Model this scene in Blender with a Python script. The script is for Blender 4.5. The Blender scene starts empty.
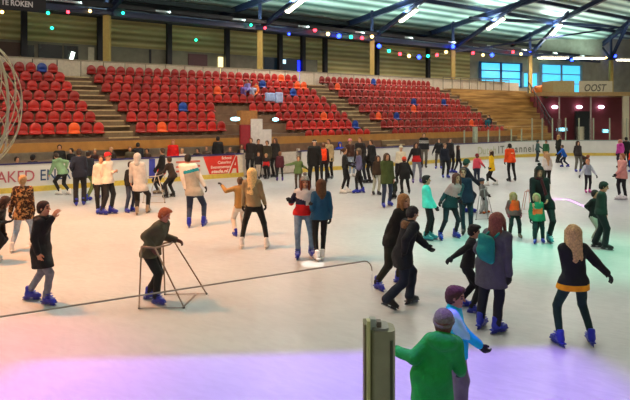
import bpy, bmesh, math, random
import numpy as np
from mathutils import Vector, Matrix
random.seed(7)
SC = bpy.context.scene
COL = SC.collection
PI = math.pi
# ------------------------------------------------------------------ camera model
F = 580.0; HY = 114.0; HC = 3.05          # focal length in px, horizon row, eye height (m)
SN, CS = 0.581, 0.814                     # the rink's long side runs along (CS, SN)
def depth(y): return F * HC / (y - HY)
def G(x, y):
    Y = depth(y); return Vector(((x - 315.0) / F * Y, Y, 0.0))
def SNp(s, n, z=0.0): return Vector((CS * s - SN * n, SN * s + CS * n, z))
def at_n(x, n, y=None):
    u = (x - 315.0) / F; Y = n / (CS - SN * u); X = u * Y
    z = 0.0 if y is None else HC - (y - HY) * Y / F
    return Vector((X, Y, z))
def s_of(p): return CS * p.x + SN * p.y
def n_of(p): return -SN * p.x + CS * p.y
RZ = math.atan2(SN, CS)

cam = bpy.data.objects.new('camera', bpy.data.cameras.new('camera')); COL.objects.link(cam)
cam.location = (0, 0, HC); cam.rotation_euler = (PI / 2, 0, 0)
cam.data.sensor_width = 36.0; cam.data.lens = 36.0 * F / 630.0
cam.data.shift_y = -(200.0 - HY) / 630.0
cam.data.clip_start = 0.05; cam.data.clip_end = 300
SC.camera = cam
SC.view_settings.view_transform = 'Standard'; SC.view_settings.look = 'None'
SC.view_settings.exposure = 0.0; SC.view_settings.gamma = 1.0
SC.view_settings.use_curve_mapping = False

# ------------------------------------------------------------------ materials
def lin(c):
    if isinstance(c, str):
        c = c.lstrip('#'); c = [int(c[i:i + 2], 16) / 255 for i in (0, 2, 4)]
    return tuple(((v + 0.055) / 1.055) ** 2.4 if v > 0.04045 else v / 12.92 for v in c)
MATS = {}
def mat(name, col, rough=0.6, metal=0.0, vary=0.12, scale=8.0, bump=0.0, bscale=40.0, emit=0.0, sheen=0.0, coat=0.0):
    if name in MATS: return MATS[name]
    m = bpy.data.materials.new(name); m.use_nodes = True; nt = m.node_tree; N = nt.nodes; L = nt.links
    b = N['Principled BSDF']; c = tuple(deep(col[3:])) if isinstance(col, str) and col.startswith('LIN') else lin(col)
    tc = N.new('ShaderNodeTexCoord')
    nz = N.new('ShaderNodeTexNoise'); nz.inputs['Scale'].default_value = scale; nz.inputs['Detail'].default_value = 4
    L.new(tc.outputs['Object'], nz.inputs['Vector'])
    rp = N.new('ShaderNodeValToRGB'); rp.color_ramp.elements[0].position = 0.3; rp.color_ramp.elements[1].position = 0.7
    rp.color_ramp.elements[0].color = tuple(v * (1 - vary) for v in c) + (1,)
    rp.color_ramp.elements[1].color = tuple(min(1, v * (1 + vary)) for v in c) + (1,)
    L.new(nz.outputs['Fac'], rp.inputs['Fac']); L.new(rp.outputs['Color'], b.inputs['Base Color'])
    b.inputs['Roughness'].default_value = rough; b.inputs['Metallic'].default_value = metal
    if sheen: b.inputs['Sheen Weight'].default_value = sheen
    if coat: b.inputs['Coat Weight'].default_value = coat
    if bump:
        n2 = N.new('ShaderNodeTexNoise'); n2.inputs['Scale'].default_value = bscale; n2.inputs['Detail'].default_value = 3
        L.new(tc.outputs['Object'], n2.inputs['Vector'])
        bp = N.new('ShaderNodeBump'); bp.inputs['Strength'].default_value = bump; bp.inputs['Distance'].default_value = 0.02
        L.new(n2.outputs['Fac'], bp.inputs['Height']); L.new(bp.outputs['Normal'], b.inputs['Normal'])
    if emit:
        b.inputs['Emission Color'].default_value = c + (1,); b.inputs['Emission Strength'].default_value = emit
    MATS[name] = m
    return m
def deep(col):
    c = lin(col); L_ = .3 * c[0] + .6 * c[1] + .1 * c[2]; k = .62 if L_ < .05 else 1.0
    return [min(1, max(0, (L_ + (v - L_) * 1.18) * k)) for v in c]
def cloth(col): return mat('cloth ' + col, 'LIN' + col, 0.85, vary=0.14, scale=9, bump=0.5, bscale=26)
def denim(col): return mat('denim ' + col, col, 0.9, vary=0.22, scale=14, bump=0.4, bscale=60)
def skinm(col='#c68f74'): return mat('skin ' + col, col, 0.5, vary=0.05)
def hairm(col): return mat('hair ' + col, col, 0.8, vary=0.3, scale=40, bump=0.6, bscale=90)
def leopard():
    if 'leopard' in MATS: return MATS['leopard']
    m = bpy.data.materials.new('leopard'); m.use_nodes = True; N = m.node_tree.nodes; L = m.node_tree.links
    b = N['Principled BSDF']; b.inputs['Roughness'].default_value = 0.9
    tc = N.new('ShaderNodeTexCoord'); v = N.new('ShaderNodeTexVoronoi'); v.inputs['Scale'].default_value = 17
    nz = N.new('ShaderNodeTexNoise'); nz.inputs['Scale'].default_value = 20
    mx = N.new('ShaderNodeMixRGB'); mx.inputs[0].default_value = 0.12
    L.new(tc.outputs['Object'], nz.inputs['Vector']); L.new(tc.outputs['Object'], mx.inputs[1]); L.new(nz.outputs['Color'], mx.inputs[2])
    L.new(mx.outputs[0], v.inputs['Vector'])
    rp = N.new('ShaderNodeValToRGB'); r = rp.color_ramp
    r.elements[0].position = 0.0; r.elements[0].color = lin('#7a4a20') + (1,)
    r.elements[1].position = 0.72; r.elements[1].color = lin('#b9854c') + (1,)
    e = r.elements.new(0.33); e.color = lin('#22110a') + (1,)
    e = r.elements.new(0.55); e.color = lin('#3a1d10') + (1,)
    L.new(v.outputs['Distance'], rp.inputs['Fac']); L.new(rp.outputs['Color'], b.inputs['Base Color'])
    MATS['leopard'] = m; return m

# ------------------------------------------------------------------ mesh helpers
def mesh_obj(name, verts, faces, mats, parent=None, smooth=False, idx=None, loc=None, rot=None):
    me = bpy.data.meshes.new(name)
    me.from_pydata([tuple(v) for v in verts], [], [tuple(f) for f in faces])
    for m in (mats if isinstance(mats, (list, tuple)) else [mats]): me.materials.append(m)
    if idx is not None: me.polygons.foreach_set('material_index', np.asarray(idx, dtype=np.int32))
    if smooth: me.polygons.foreach_set('use_smooth', np.ones(len(me.polygons), dtype=bool))
    me.update()
    return link(name, me, parent, loc, rot)
def link(name, me, parent=None, loc=None, rot=None):
    o = bpy.data.objects.new(name, me); COL.objects.link(o)
    if parent is not None: o.parent = parent
    if loc is not None: o.location = loc
    if rot is not None: o.rotation_euler = rot
    return o
def tag(o, label=None, cat=None, group=None, kind=None):
    if label: o['label'] = label
    if cat: o['category'] = cat
    if group: o['group'] = group
    if kind: o['kind'] = kind
    return o
def thing(name, label, cat, loc=(0, 0, 0), rz=0.0, group=None):
    o = bpy.data.objects.new(name, None); COL.objects.link(o); o.location = loc; o.rotation_euler = (0, 0, rz)
    o.empty_display_size = 0.2
    return tag(o, label, cat, group)
class MB:
    """collects shapes into one mesh"""
    def __init__(s): s.v = []; s.f = []; s.m = []; s.cur = 0
    def add(s, v, f):
        k = len(s.v); s.v += [tuple(p) for p in v]; s.f += [tuple(i + k for i in q) for q in f]; s.m += [s.cur] * len(f); return s
    def box(s, lo, hi, M=None):
        x0, y0, z0 = lo; x1, y1, z1 = hi
        v = [Vector(p) for p in ((x0, y0, z0), (x1, y0, z0), (x1, y1, z0), (x0, y1, z0), (x0, y0, z1), (x1, y0, z1), (x1, y1, z1), (x0, y1, z1))]
        if M is not None: v = [M @ p for p in v]
        return s.add(v, [(0, 3, 2, 1), (4, 5, 6, 7), (0, 1, 5, 4), (1, 2, 6, 5), (2, 3, 7, 6), (3, 0, 4, 7)])
    def snbox(s, s0, s1, n0, n1, z0, z1):
        c = [SNp(s0, n0, z0), SNp(s1, n0, z0), SNp(s1, n1, z0), SNp(s0, n1, z0), SNp(s0, n0, z1), SNp(s1, n0, z1), SNp(s1, n1, z1), SNp(s0, n1, z1)]
        return s.add(c, [(0, 3, 2, 1), (4, 5, 6, 7), (0, 1, 5, 4), (1, 2, 6, 5), (2, 3, 7, 6), (3, 0, 4, 7)])
    def beam(s, a, b, w, h, up=Vector((0, 0, 1))):
        a = Vector(a); b = Vector(b); d = (b - a).normalized()
        if abs(d.dot(up)) > 0.95: up = Vector((1, 0, 0))
        r = d.cross(up).normalized() * w / 2; u = r.cross(d).normalized() * h / 2
        v = [p + i * r + j * u for p in (a, b) for i, j in ((-1, -1), (1, -1), (1, 1), (-1, 1))]
        return s.add(v, [(0, 1, 2, 3), (7, 6, 5, 4), (0, 4, 5, 1), (1, 5, 6, 2), (2, 6, 7, 3), (3, 7, 4, 0)])
    def ibeam(s, a, b, w, h):
        a = Vector(a); b = Vector(b); d = (b - a).normalized(); r = d.cross(Vector((0, 0, 1)))
        u = r.cross(d).normalized()
        s.beam(a + u * h * .45, b + u * h * .45, w, h * .1); s.beam(a - u * h * .45, b - u * h * .45, w, h * .1)
        return s.beam(a, b, w * .12, h * .8)
    def tube(s, pts, r, sides=8, closed=False):
        pts = [Vector(p) for p in pts]; n = len(pts); k = len(s.v); V = []; Fc = []
        rr = r if isinstance(r, (list, tuple)) else [r] * n
        prev = None
        for i, p in enumerate(pts):
            if closed: d = (pts[(i + 1) % n] - pts[i - 1])
            else: d = pts[min(i + 1, n - 1)] - pts[max(i - 1, 0)]
            d = d.normalized()
            if prev is None: a = d.cross(Vector((0.13, 0.21, 1)) if abs(d.z) < .9 else Vector((1, 0.1, 0))).normalized()
            else: a = (prev - d * prev.dot(d)).normalized()
            prev = a; b = d.cross(a)
            for j in range(sides):
                t = 2 * PI * j / sides; V.append(p + (a * math.cos(t) + b * math.sin(t)) * rr[i])
        for i in range(n if closed else n - 1):
            i2 = (i + 1) % n
            for j in range(sides):
                j2 = (j + 1) % sides; Fc.append((i * sides + j, i * sides + j2, i2 * sides + j2, i2 * sides + j))
        if not closed:
            Fc.append(tuple(range(sides - 1, -1, -1))); Fc.append(tuple((n - 1) * sides + j for j in range(sides)))
        return s.add(V, Fc)
    def poly(s, pts, z0, z1):
        """vertical prism over a ccw ground outline"""
        n = len(pts); V = [(p[0], p[1], z0) for p in pts] + [(p[0], p[1], z1) for p in pts]
        return s.add(V, [tuple(range(n - 1, -1, -1)), tuple(range(n, 2 * n))] + [(i, (i + 1) % n, n + (i + 1) % n, n + i) for i in range(n)])
    def ball(s, c, r, seg=10, ring=6):
        c = Vector(c); r = Vector(r) if not isinstance(r, (int, float)) else Vector((r, r, r)); V = [c + Vector((0, 0, -r.z))]
        for i in range(1, ring):
            t = -PI / 2 + PI * i / ring
            for j in range(seg):
                a = 2 * PI * j / seg; V.append(c + Vector((r.x * math.cos(t) * math.cos(a), r.y * math.cos(t) * math.sin(a), r.z * math.sin(t))))
        V.append(c + Vector((0, 0, r.z))); Fc = [(0, 1 + (j + 1) % seg, 1 + j) for j in range(seg)]
        for i in range(ring - 2):
            for j in range(seg):
                a = 1 + i * seg; Fc.append((a + j, a + (j + 1) % seg, a + seg + (j + 1) % seg, a + seg + j))
        a = 1 + (ring - 2) * seg; Fc += [(a + j, a + (j + 1) % seg, len(V) - 1) for j in range(seg)]
        return s.add(V, Fc)
    def build(s, name, mats, parent=None, smooth=False, loc=None, rot=None):
        return mesh_obj(name, s.v, s.f, mats, parent, smooth, s.m, loc, rot)
def lettering(name, txt, size, m, parent, origin, along, up, normal, depth_=0.006, stretch=1.0, bold=0.0, shear=0.0):
    cu = bpy.data.curves.new(name, 'FONT'); cu.body = txt; cu.size = size; cu.extrude = depth_; cu.offset = bold; cu.shear = shear
    cu.resolution_u = 3
    t = bpy.data.objects.new('tmp', cu); COL.objects.link(t)
    me = bpy.data.meshes.new_from_object(t.evaluated_get(bpy.context.evaluated_depsgraph_get()))
    bpy.data.objects.remove(t); me.materials.clear(); me.materials.append(m)
    a = Vector(along).normalized() * stretch; M = Matrix((a, Vector(up).normalized(), Vector(normal).normalized())).transposed().to_4x4()
    M.translation = Vector(origin); me.transform(M)
    return link(name, me, parent)

# ------------------------------------------------------------------ rounded solids: distance fields meshed by surface nets
def surfnet(V, org, h):
    S = V < 0; nx, ny, nz = V.shape
    anyv = np.zeros((nx - 1, ny - 1, nz - 1), bool); allv = np.ones_like(anyv)
    for i in (0, 1):
        for j in (0, 1):
            for k in (0, 1):
                c = S[i:nx - 1 + i, j:ny - 1 + j, k:nz - 1 + k]; anyv |= c; allv &= c
    act = anyv & ~allv; idx = -np.ones(act.shape, np.int64); I, J, K = np.nonzero(act); n = len(I)
    idx[I, J, K] = np.arange(n); acc = np.zeros((n, 3)); cnt = np.zeros(n)
    for ax in range(3):
        for p in (0, 1):
            for q in (0, 1):
                a = [0, 0, 0]; o = [t for t in range(3) if t != ax]; a[o[0]] = p; a[o[1]] = q; b = list(a); b[ax] = 1
                va = V[I + a[0], J + a[1], K + a[2]]; vb = V[I + b[0], J + b[1], K + b[2]]; m = (va < 0) != (vb < 0)
                t = np.where(m, va / np.where(m, va - vb, 1), 0); pos = np.tile(np.array(a, float), (n, 1)); pos[:, ax] = t
                acc[m] += pos[m]; cnt[m] += 1
    P = (np.stack([I, J, K], 1) + acc / cnt[:, None]) * h + org
    Q = []
    def emit(A, B, C, D, inside):
        q = np.stack([A, B, C, D], 1); q[~inside] = q[~inside][:, ::-1]; Q.append(q)
    m = S[:-1] != S[1:]; m[:, 0, :] = m[:, -1, :] = False; m[:, :, 0] = m[:, :, -1] = False
    i, j, k = np.nonzero(m); emit(idx[i, j - 1, k - 1], idx[i, j, k - 1], idx[i, j, k], idx[i, j - 1, k], S[i, j, k])
    m = S[:, :-1] != S[:, 1:]; m[0] = m[-1] = False; m[:, :, 0] = m[:, :, -1] = False
    i, j, k = np.nonzero(m); emit(idx[i - 1, j, k - 1], idx[i - 1, j, k], idx[i, j, k], idx[i, j, k - 1], S[i, j, k])
    m = S[:, :, :-1] != S[:, :, 1:]; m[0] = m[-1] = False; m[:, 0] = m[:, -1] = False
    i, j, k = np.nonzero(m); emit(idx[i - 1, j - 1, k], idx[i, j - 1, k], idx[i, j, k], idx[i - 1, j, k], S[i, j, k])
    return P, (np.concatenate(Q) if Q else np.zeros((0, 4), int))
A3 = lambda v: np.array([v[0], v[1], v[2]], float)
class SDF:
    def __init__(s): s.ops = []; s.lo = np.full(3, 9e9); s.hi = np.full(3, -9e9); s.seed = random.random() * 50
    def _b(s, lo, hi): s.lo = np.minimum(s.lo, lo); s.hi = np.maximum(s.hi, hi)
    def cap(s, a, b, ra, rb=None, k=0.03, fl=None):
        a = A3(a); b = A3(b); rb = ra if rb is None else rb; R = max(ra, rb)
        lo = np.minimum(a, b) - R; hi = np.maximum(a, b) + R; s._b(lo, hi)
        s.ops.append(('cap', lo, hi, k, a, b, ra, rb, None if fl is None else (A3(fl[0]), fl[1]))); return s
    def ell(s, c, r, M=None, k=0.03, sub=False):
        c = A3(c); r = np.array(r, float); R = r.max(); lo = c - R; hi = c + R
        if not sub: s._b(lo, hi)
        s.ops.append(('sub' if sub else 'ell', lo, hi, k, c, r, np.eye(3) if M is None else M)); return s
    def box(s, c, r, M=None, k=0.01, rnd=0.01, sub=False):
        c = A3(c); r = np.array(r, float); R = np.linalg.norm(r); lo = c - R; hi = c + R
        if not sub: s._b(c - (R if M is not None else r), c + (R if M is not None else r))
        s.ops.append(('subbox' if sub else 'box', lo, hi, k, c, r, np.eye(3) if M is None else M, rnd)); return s
    def cut(s, p, n): s.ops.append(('cut', None, None, 0, A3(p), A3(Vector(n).normalized()))); return s
    def mesh(s, h, noise=0.0, nscale=9.0):
        pad = 3 * h; lo = s.lo - pad; n = np.ceil((s.hi + pad - lo) / h).astype(int) + 1
        ax = [lo[i] + h * np.arange(n[i]) for i in range(3)]; V = np.full(n, 0.5)
        for op in s.ops:
            kd = op[0]
            if kd == 'cut':
                p, nr = op[4], op[5]
                D = (ax[0] - p[0])[:, None, None] * nr[0] + (ax[1] - p[1])[None, :, None] * nr[1] + (ax[2] - p[2])[None, None, :] * nr[2]
                V = np.maximum(V, D); continue
            k = op[3]; l = np.maximum(((op[1] - lo - k - 2 * h) / h).astype(int), 0); u = np.minimum(((op[2] - lo + k + 2 * h) / h).astype(int) + 2, n)
            if (u <= l).any(): continue
            X = np.stack(np.meshgrid(ax[0][l[0]:u[0]], ax[1][l[1]:u[1]], ax[2][l[2]:u[2]], indexing='ij'), -1)
            sl = (slice(l[0], u[0]), slice(l[1], u[1]), slice(l[2], u[2])); v = V[sl]
            if kd == 'cap':
                a, b, ra, rb, fl = op[4:]
                P = X - a; d = b - a
                if fl is not None:
                    P = P + (P @ fl[0])[..., None] * fl[0] * (fl[1] - 1); d = d + (d @ fl[0]) * fl[0] * (fl[1] - 1)
                dd = max(d @ d, 1e-9); t = np.clip(P @ d / dd, 0, 1)
                D = np.sqrt(((P - t[..., None] * d) ** 2).sum(-1)) - (ra + (rb - ra) * t)
                if fl is not None: D = D / (1 + (fl[1] - 1) * .4)
            elif kd in ('ell', 'sub'):
                c, r, M = op[4:]; Q = (X - c) @ M.T / r; q = np.sqrt((Q ** 2).sum(-1)); D = (q - 1) * r.min()
            else:
                c, r, M, rnd = op[4:]; Q = np.abs((X - c) @ M.T) - (r - rnd)
                D = np.sqrt((np.maximum(Q, 0) ** 2).sum(-1)) + np.minimum(Q.max(-1), 0) - rnd
            if kd.startswith('sub'):
                D = -D; hh = np.maximum(k - np.abs(v - D), 0) / max(k, 1e-6); V[sl] = np.maximum(v, D) + hh * hh * k / 4
            else:
                hh = np.maximum(k - np.abs(v - D), 0) / max(k, 1e-6); V[sl] = np.minimum(v, D) - hh * hh * k / 4
        if noise:
            q = nscale; x = ax[0][:, None, None]; y = ax[1][None, :, None]; z = ax[2][None, None, :]; e = s.seed
            V = V + noise * (np.sin(q * (x + .6 * z) * 2.1 + e) * np.sin(q * (y - .5 * z) * 1.7 + 2 * e) + .7 * np.sin(q * 2.3 * (z + .3 * x) + e * 3) * np.sin(q * 1.9 * (x - y) + e))
        return surfnet(V, lo, h)
def sdf_mesh(name, sdf, h, mats, paint=None, noise=0, nscale=9):
    P, Q = sdf.mesh(h, noise, nscale); me = bpy.data.meshes.new(name); me.from_pydata(P.tolist(), [], Q.tolist())
    for m in mats: me.materials.append(m)
    if paint is not None and len(Q):
        me.polygons.foreach_set('material_index', paint(P[Q].mean(1)).astype(np.int32))
    me.polygons.foreach_set('use_smooth', np.ones(len(me.polygons), dtype=bool)); me.update()
    return me
LAMP_W = 250.0; WORLD_S = .3; EXPO = .1; UP_W = 90.0
# ------------------------------------------------------------------ people
STEEL = mat('blade steel', '#b8bcc2', 0.25, 1.0)
CACHE = {}
def skate_mesh(style, near):
    key = ('skate', style, near)
    if key in CACHE: return CACHE[key]
    shell, hold, trim = {'blue': ('#1626a4', '#101c88', '#6a78c8'), 'white': ('#e4dfd8', '#cfc9c0', '#8a8580'), 'black': ('#15161a', '#24262c', '#55585e'),
                         'purple': ('#4a2a8a', '#2a1a60', '#aaa0d0'), 'teal': ('#2a8c94', '#1c5f70', '#a0d0d0'), 'tan': ('#8c7c68', '#5a4c3c', '#3a322a'),
                         'orange': ('#d0601c', '#a04010', '#e0b080'), 'pink': ('#d050a0', '#a03080', '#f0c0e0')}[style]
    d = SDF()
    d.cap((0, -.055, .115), (0, .10, .10), .044, .04, .03); d.cap((0, .10, .10), (0, .145, .095), .04, .032, .02)
    d.cap((0, -.05, .12), (0, -.045, .225), .045, .052, .05); d.cap((0, -.02, .16), (0, .06, .11), .042, .036, .04)
    d.cut((0, 0, .245), (0, .25, 1))
    d.ops.append(('subbox', A3((-.2, -.3, -.1)), A3((.2, .4, .074)), .006, A3((0, 0, -.026)), np.array((.2, .4, .1)), np.eye(3), .001))
    if near and style in ('blue', 'purple', 'teal'):
        for z, y in ((.205, .002), (.165, .02), (.13, .07)):
            d.box((0, y, z), (.06, .05, .007), None, .004, .004)
    if near and style in ('white', 'black', 'tan'):
        for q in range(5): d.cap((-.02, .03 + .018 * q - .02 * (q > 2), .2 - .022 * q), (.02, .03 + .018 * q - .02 * (q > 2), .2 - .022 * q), .006, None, .004)
    d.box((0, .02, .068), (.042, .155, .01), None, .006, .006)
    d.box((0, -.07, .045), (.018, .045, .03), None, .01, .006); d.box((0, .09, .045), (.018, .05, .03), None, .01, .006)
    d.box((0, .01, .03), (.009, .16, .012), None, .008, .004)
    me = sdf_mesh('skate', d, .009 if near else .017, [mat('skate ' + shell, shell, .35, vary=.06), mat('skate ' + hold, hold, .4, vary=.06), mat('skate ' + trim, trim, .5)],
                  lambda c: np.where(c[:, 2] < .075, 1, np.where((c[:, 1] > .055 - .0) & (c[:, 2] > .135) & (np.abs(c[:, 0]) < .03), 2, 0)))
    b = MB(); prof = [(-.15, .022), (-.155, .012), (-.13, .002), (0, 0), (.15, .002), (.185, .012), (.19, .028), (0, .026)]
    n = len(prof); V = [(x, p[0], p[1]) for x in (-.003, .003) for p in prof]
    b.add(V, [tuple(range(n)), tuple(range(2 * n - 1, n - 1, -1))] + [(i, n + i, n + (i + 1) % n, (i + 1) % n) for i in range(n)])
    bo = b.build('blade', STEEL); bm = bo.data; bpy.data.objects.remove(bo)
    CACHE[key] = (me, bm); return CACHE[key]

def hand_geo(near, glove):
    key = ('hand', near, glove)
    if key in CACHE: return CACHE[key]
    g = .006 if glove else 0.0; d = SDF()
    d.cap((0, 0, -.02), (0, 0, .03), .024 + g, .027 + g, .02, ((0, 1, 0), 1.3)); d.box((0, 0, .055), (.038 + g, .014 + g, .042), None, .02, .012)
    for i, (x, ln) in enumerate(((.029, .068), (.010, .076), (-.010, .07), (-.028, .055))):
        a = Vector((x, 0, .088)); b = a + Vector((x * .12, .012, ln * .42)); c = b + Vector((0, .022, ln * .32)); e = c + Vector((0, .026, ln * .14))
        r = .0088 + g
        d.cap(a, b, r, r * .95, .006); d.cap(b, c, r * .95, r * .88, .004); d.cap(c, e, r * .88, r * .8, .004)
    a = Vector((.026, .004, .02)); b = Vector((.052, .014, .05)); c = Vector((.058, .026, .082))
    d.cap(a, b, .015 + g, .011 + g, .012); d.cap(b, c, .011 + g, .009 + g, .004)
    CACHE[key] = d.mesh(.0065 if near else .012); return CACHE[key]

def hair_mesh(style, near):
    """local head frame: x right, y forward, z up, origin at the head's middle"""
    key = ('hair', style, near)
    if key in CACHE: return CACHE[key]
    d = SDF()
    if style in ('short', 'boy'):
        d.ell((0, -.014, .037), (.087, .104, .09), k=.02)
        d.ell((0, -.045, -.03), (.078, .066, .075), k=.04)
        if style == 'boy': d.ell((0, .05, .09), (.066, .05, .035), k=.03)
        d.ell((0, .125, -.012), (.115, .098, .10), k=.015, sub=True); d.cut((0, 0, -.085), (0, 0, -1))
    elif style in ('long', 'longer', 'bob'):
        L = {'long': .33, 'longer': .42, 'bob': .17}[style]
        d.ell((0, -.016, .038), (.092, .11, .093), k=.02)
        d.cap((-.045, -.05, .02), (-.07, -.075, -L), .062, .044, .05, ((0, 1, 0), 1.3)); d.cap((.045, -.05, .02), (.07, -.075, -L), .062, .044, .05, ((0, 1, 0), 1.3))
        d.cap((0, -.06, .02), (0, -.1, -L - .02), .065, .045, .05, ((0, 1, 0), 1.2))
        d.cap((-.08, .015, .02), (-.085, .045, -L * .75), .032, .024, .03); d.cap((.08, .015, .02), (.085, .045, -L * .75), .032, .024, .03)
        d.ell((0, .125, -.018), (.078, .1, .108), k=.015, sub=True)
    elif style in ('ponytail', 'bun'):
        d.ell((0, -.014, .037), (.086, .103, .09), k=.02); d.ell((0, -.045, -.02), (.076, .064, .07), k=.04)
        d.ell((0, .125, -.012), (.115, .098, .10), k=.015, sub=True); d.cut((0, 0, -.085), (0, 0, -1))
        if style == 'ponytail':
            d.cap((0, -.1, .06), (0, -.155, .03), .022, .032, .02); d.cap((0, -.155, .03), (0, -.165, -.16), .036, .014, .02)
        else: d.ell((0, -.1, .1), (.045, .045, .04), k=.015)
    P, Q = d.mesh(.01 if near else .02, .003 if near else 0, 60)
    CACHE[key] = (P, Q); return CACHE[key]
def hat_geo(style, near):
    key = ('hat', style, near)
    if key in CACHE: return CACHE[key]
    d = SDF(); h = .01 if near else .019; out = []
    if style in ('beanie', 'pompom', 'tall'):
        d.ell((0, -.012, .05), (.095, .11, .1), k=.02)
        if style == 'tall': d.cap((0, -.02, .1), (0, -.05, .19), .07, .03, .04)
        d.cut((0, .03, .045), (0, .35, -1)); out.append(('beanie',) + d.mesh(h, .0015, 50))
        r = SDF()
        for q in range(20):
            a = 2 * PI * q / 20; b = 2 * PI * (q + 1) / 20; f = lambda t: (.09 * math.cos(t), -.012 + .104 * math.sin(t), .045 + .35 * (-.042 + .104 * math.sin(t)))
            r.cap(f(a), f(b), .017, .017, .004)
        out.append(('brim',) + r.mesh(h))
        if style == 'pompom':
            p = SDF(); p.ell((0, -.02, .175), (.043, .043, .04)); out.append(('pompom',) + p.mesh(h, .004, 90))
    elif style == 'hood':
        d.ell((0, -.03, .03), (.112, .13, .125), k=.02); d.cap((0, -.05, -.05), (0, -.06, -.16), .09, .1, .05)
        d.ell((0, .15, -.02), (.08, .13, .1), k=.03, sub=True); out.append(('hood',) + d.mesh(h))
    elif style == 'helmet':
        d.ell((0, -.012, .045), (.105, .125, .11), k=.02); d.cut((0, .03, .03), (0, .25, -1)); out.append(('helmet',) + d.mesh(h))
    elif style == 'headband':
        for q in range(20):
            a = 2 * PI * q / 20; b = 2 * PI * (q + 1) / 20; f = lambda t: (.088 * math.cos(t), -.012 + .104 * math.sin(t), .045)
            d.cap(f(a), f(b), .017, .017, .004)
        out.append(('headband',) + d.mesh(h))
    CACHE[key] = out; return out
def raw_mesh(name, P, Q, mats, idx=None):
    me = bpy.data.meshes.new(name); me.from_pydata(P.tolist(), [], Q.tolist())
    for m in mats: me.materials.append(m)
    if idx is not None: me.polygons.foreach_set('material_index', idx.astype(np.int32))
    me.polygons.foreach_set('use_smooth', np.ones(len(me.polygons), dtype=bool)); me.update(); return me

def ik(a, t, l1, l2, pole):
    d = t - a; D = d.length
    if D < 1e-4: D = 1e-4; d = Vector((0, 0, -1)) * D
    u = d / D; D = min(max(D, abs(l1 - l2) + .01), l1 + l2 - .002); x = (l1 * l1 - l2 * l2 + D * D) / (2 * D); h = math.sqrt(max(l1 * l1 - x * x, 0))
    p = pole - u * pole.dot(u); p = p.normalized() if p.length > 1e-4 else Vector((0, 0, 1))
    return a + u * x + p * h, a + u * D

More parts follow.
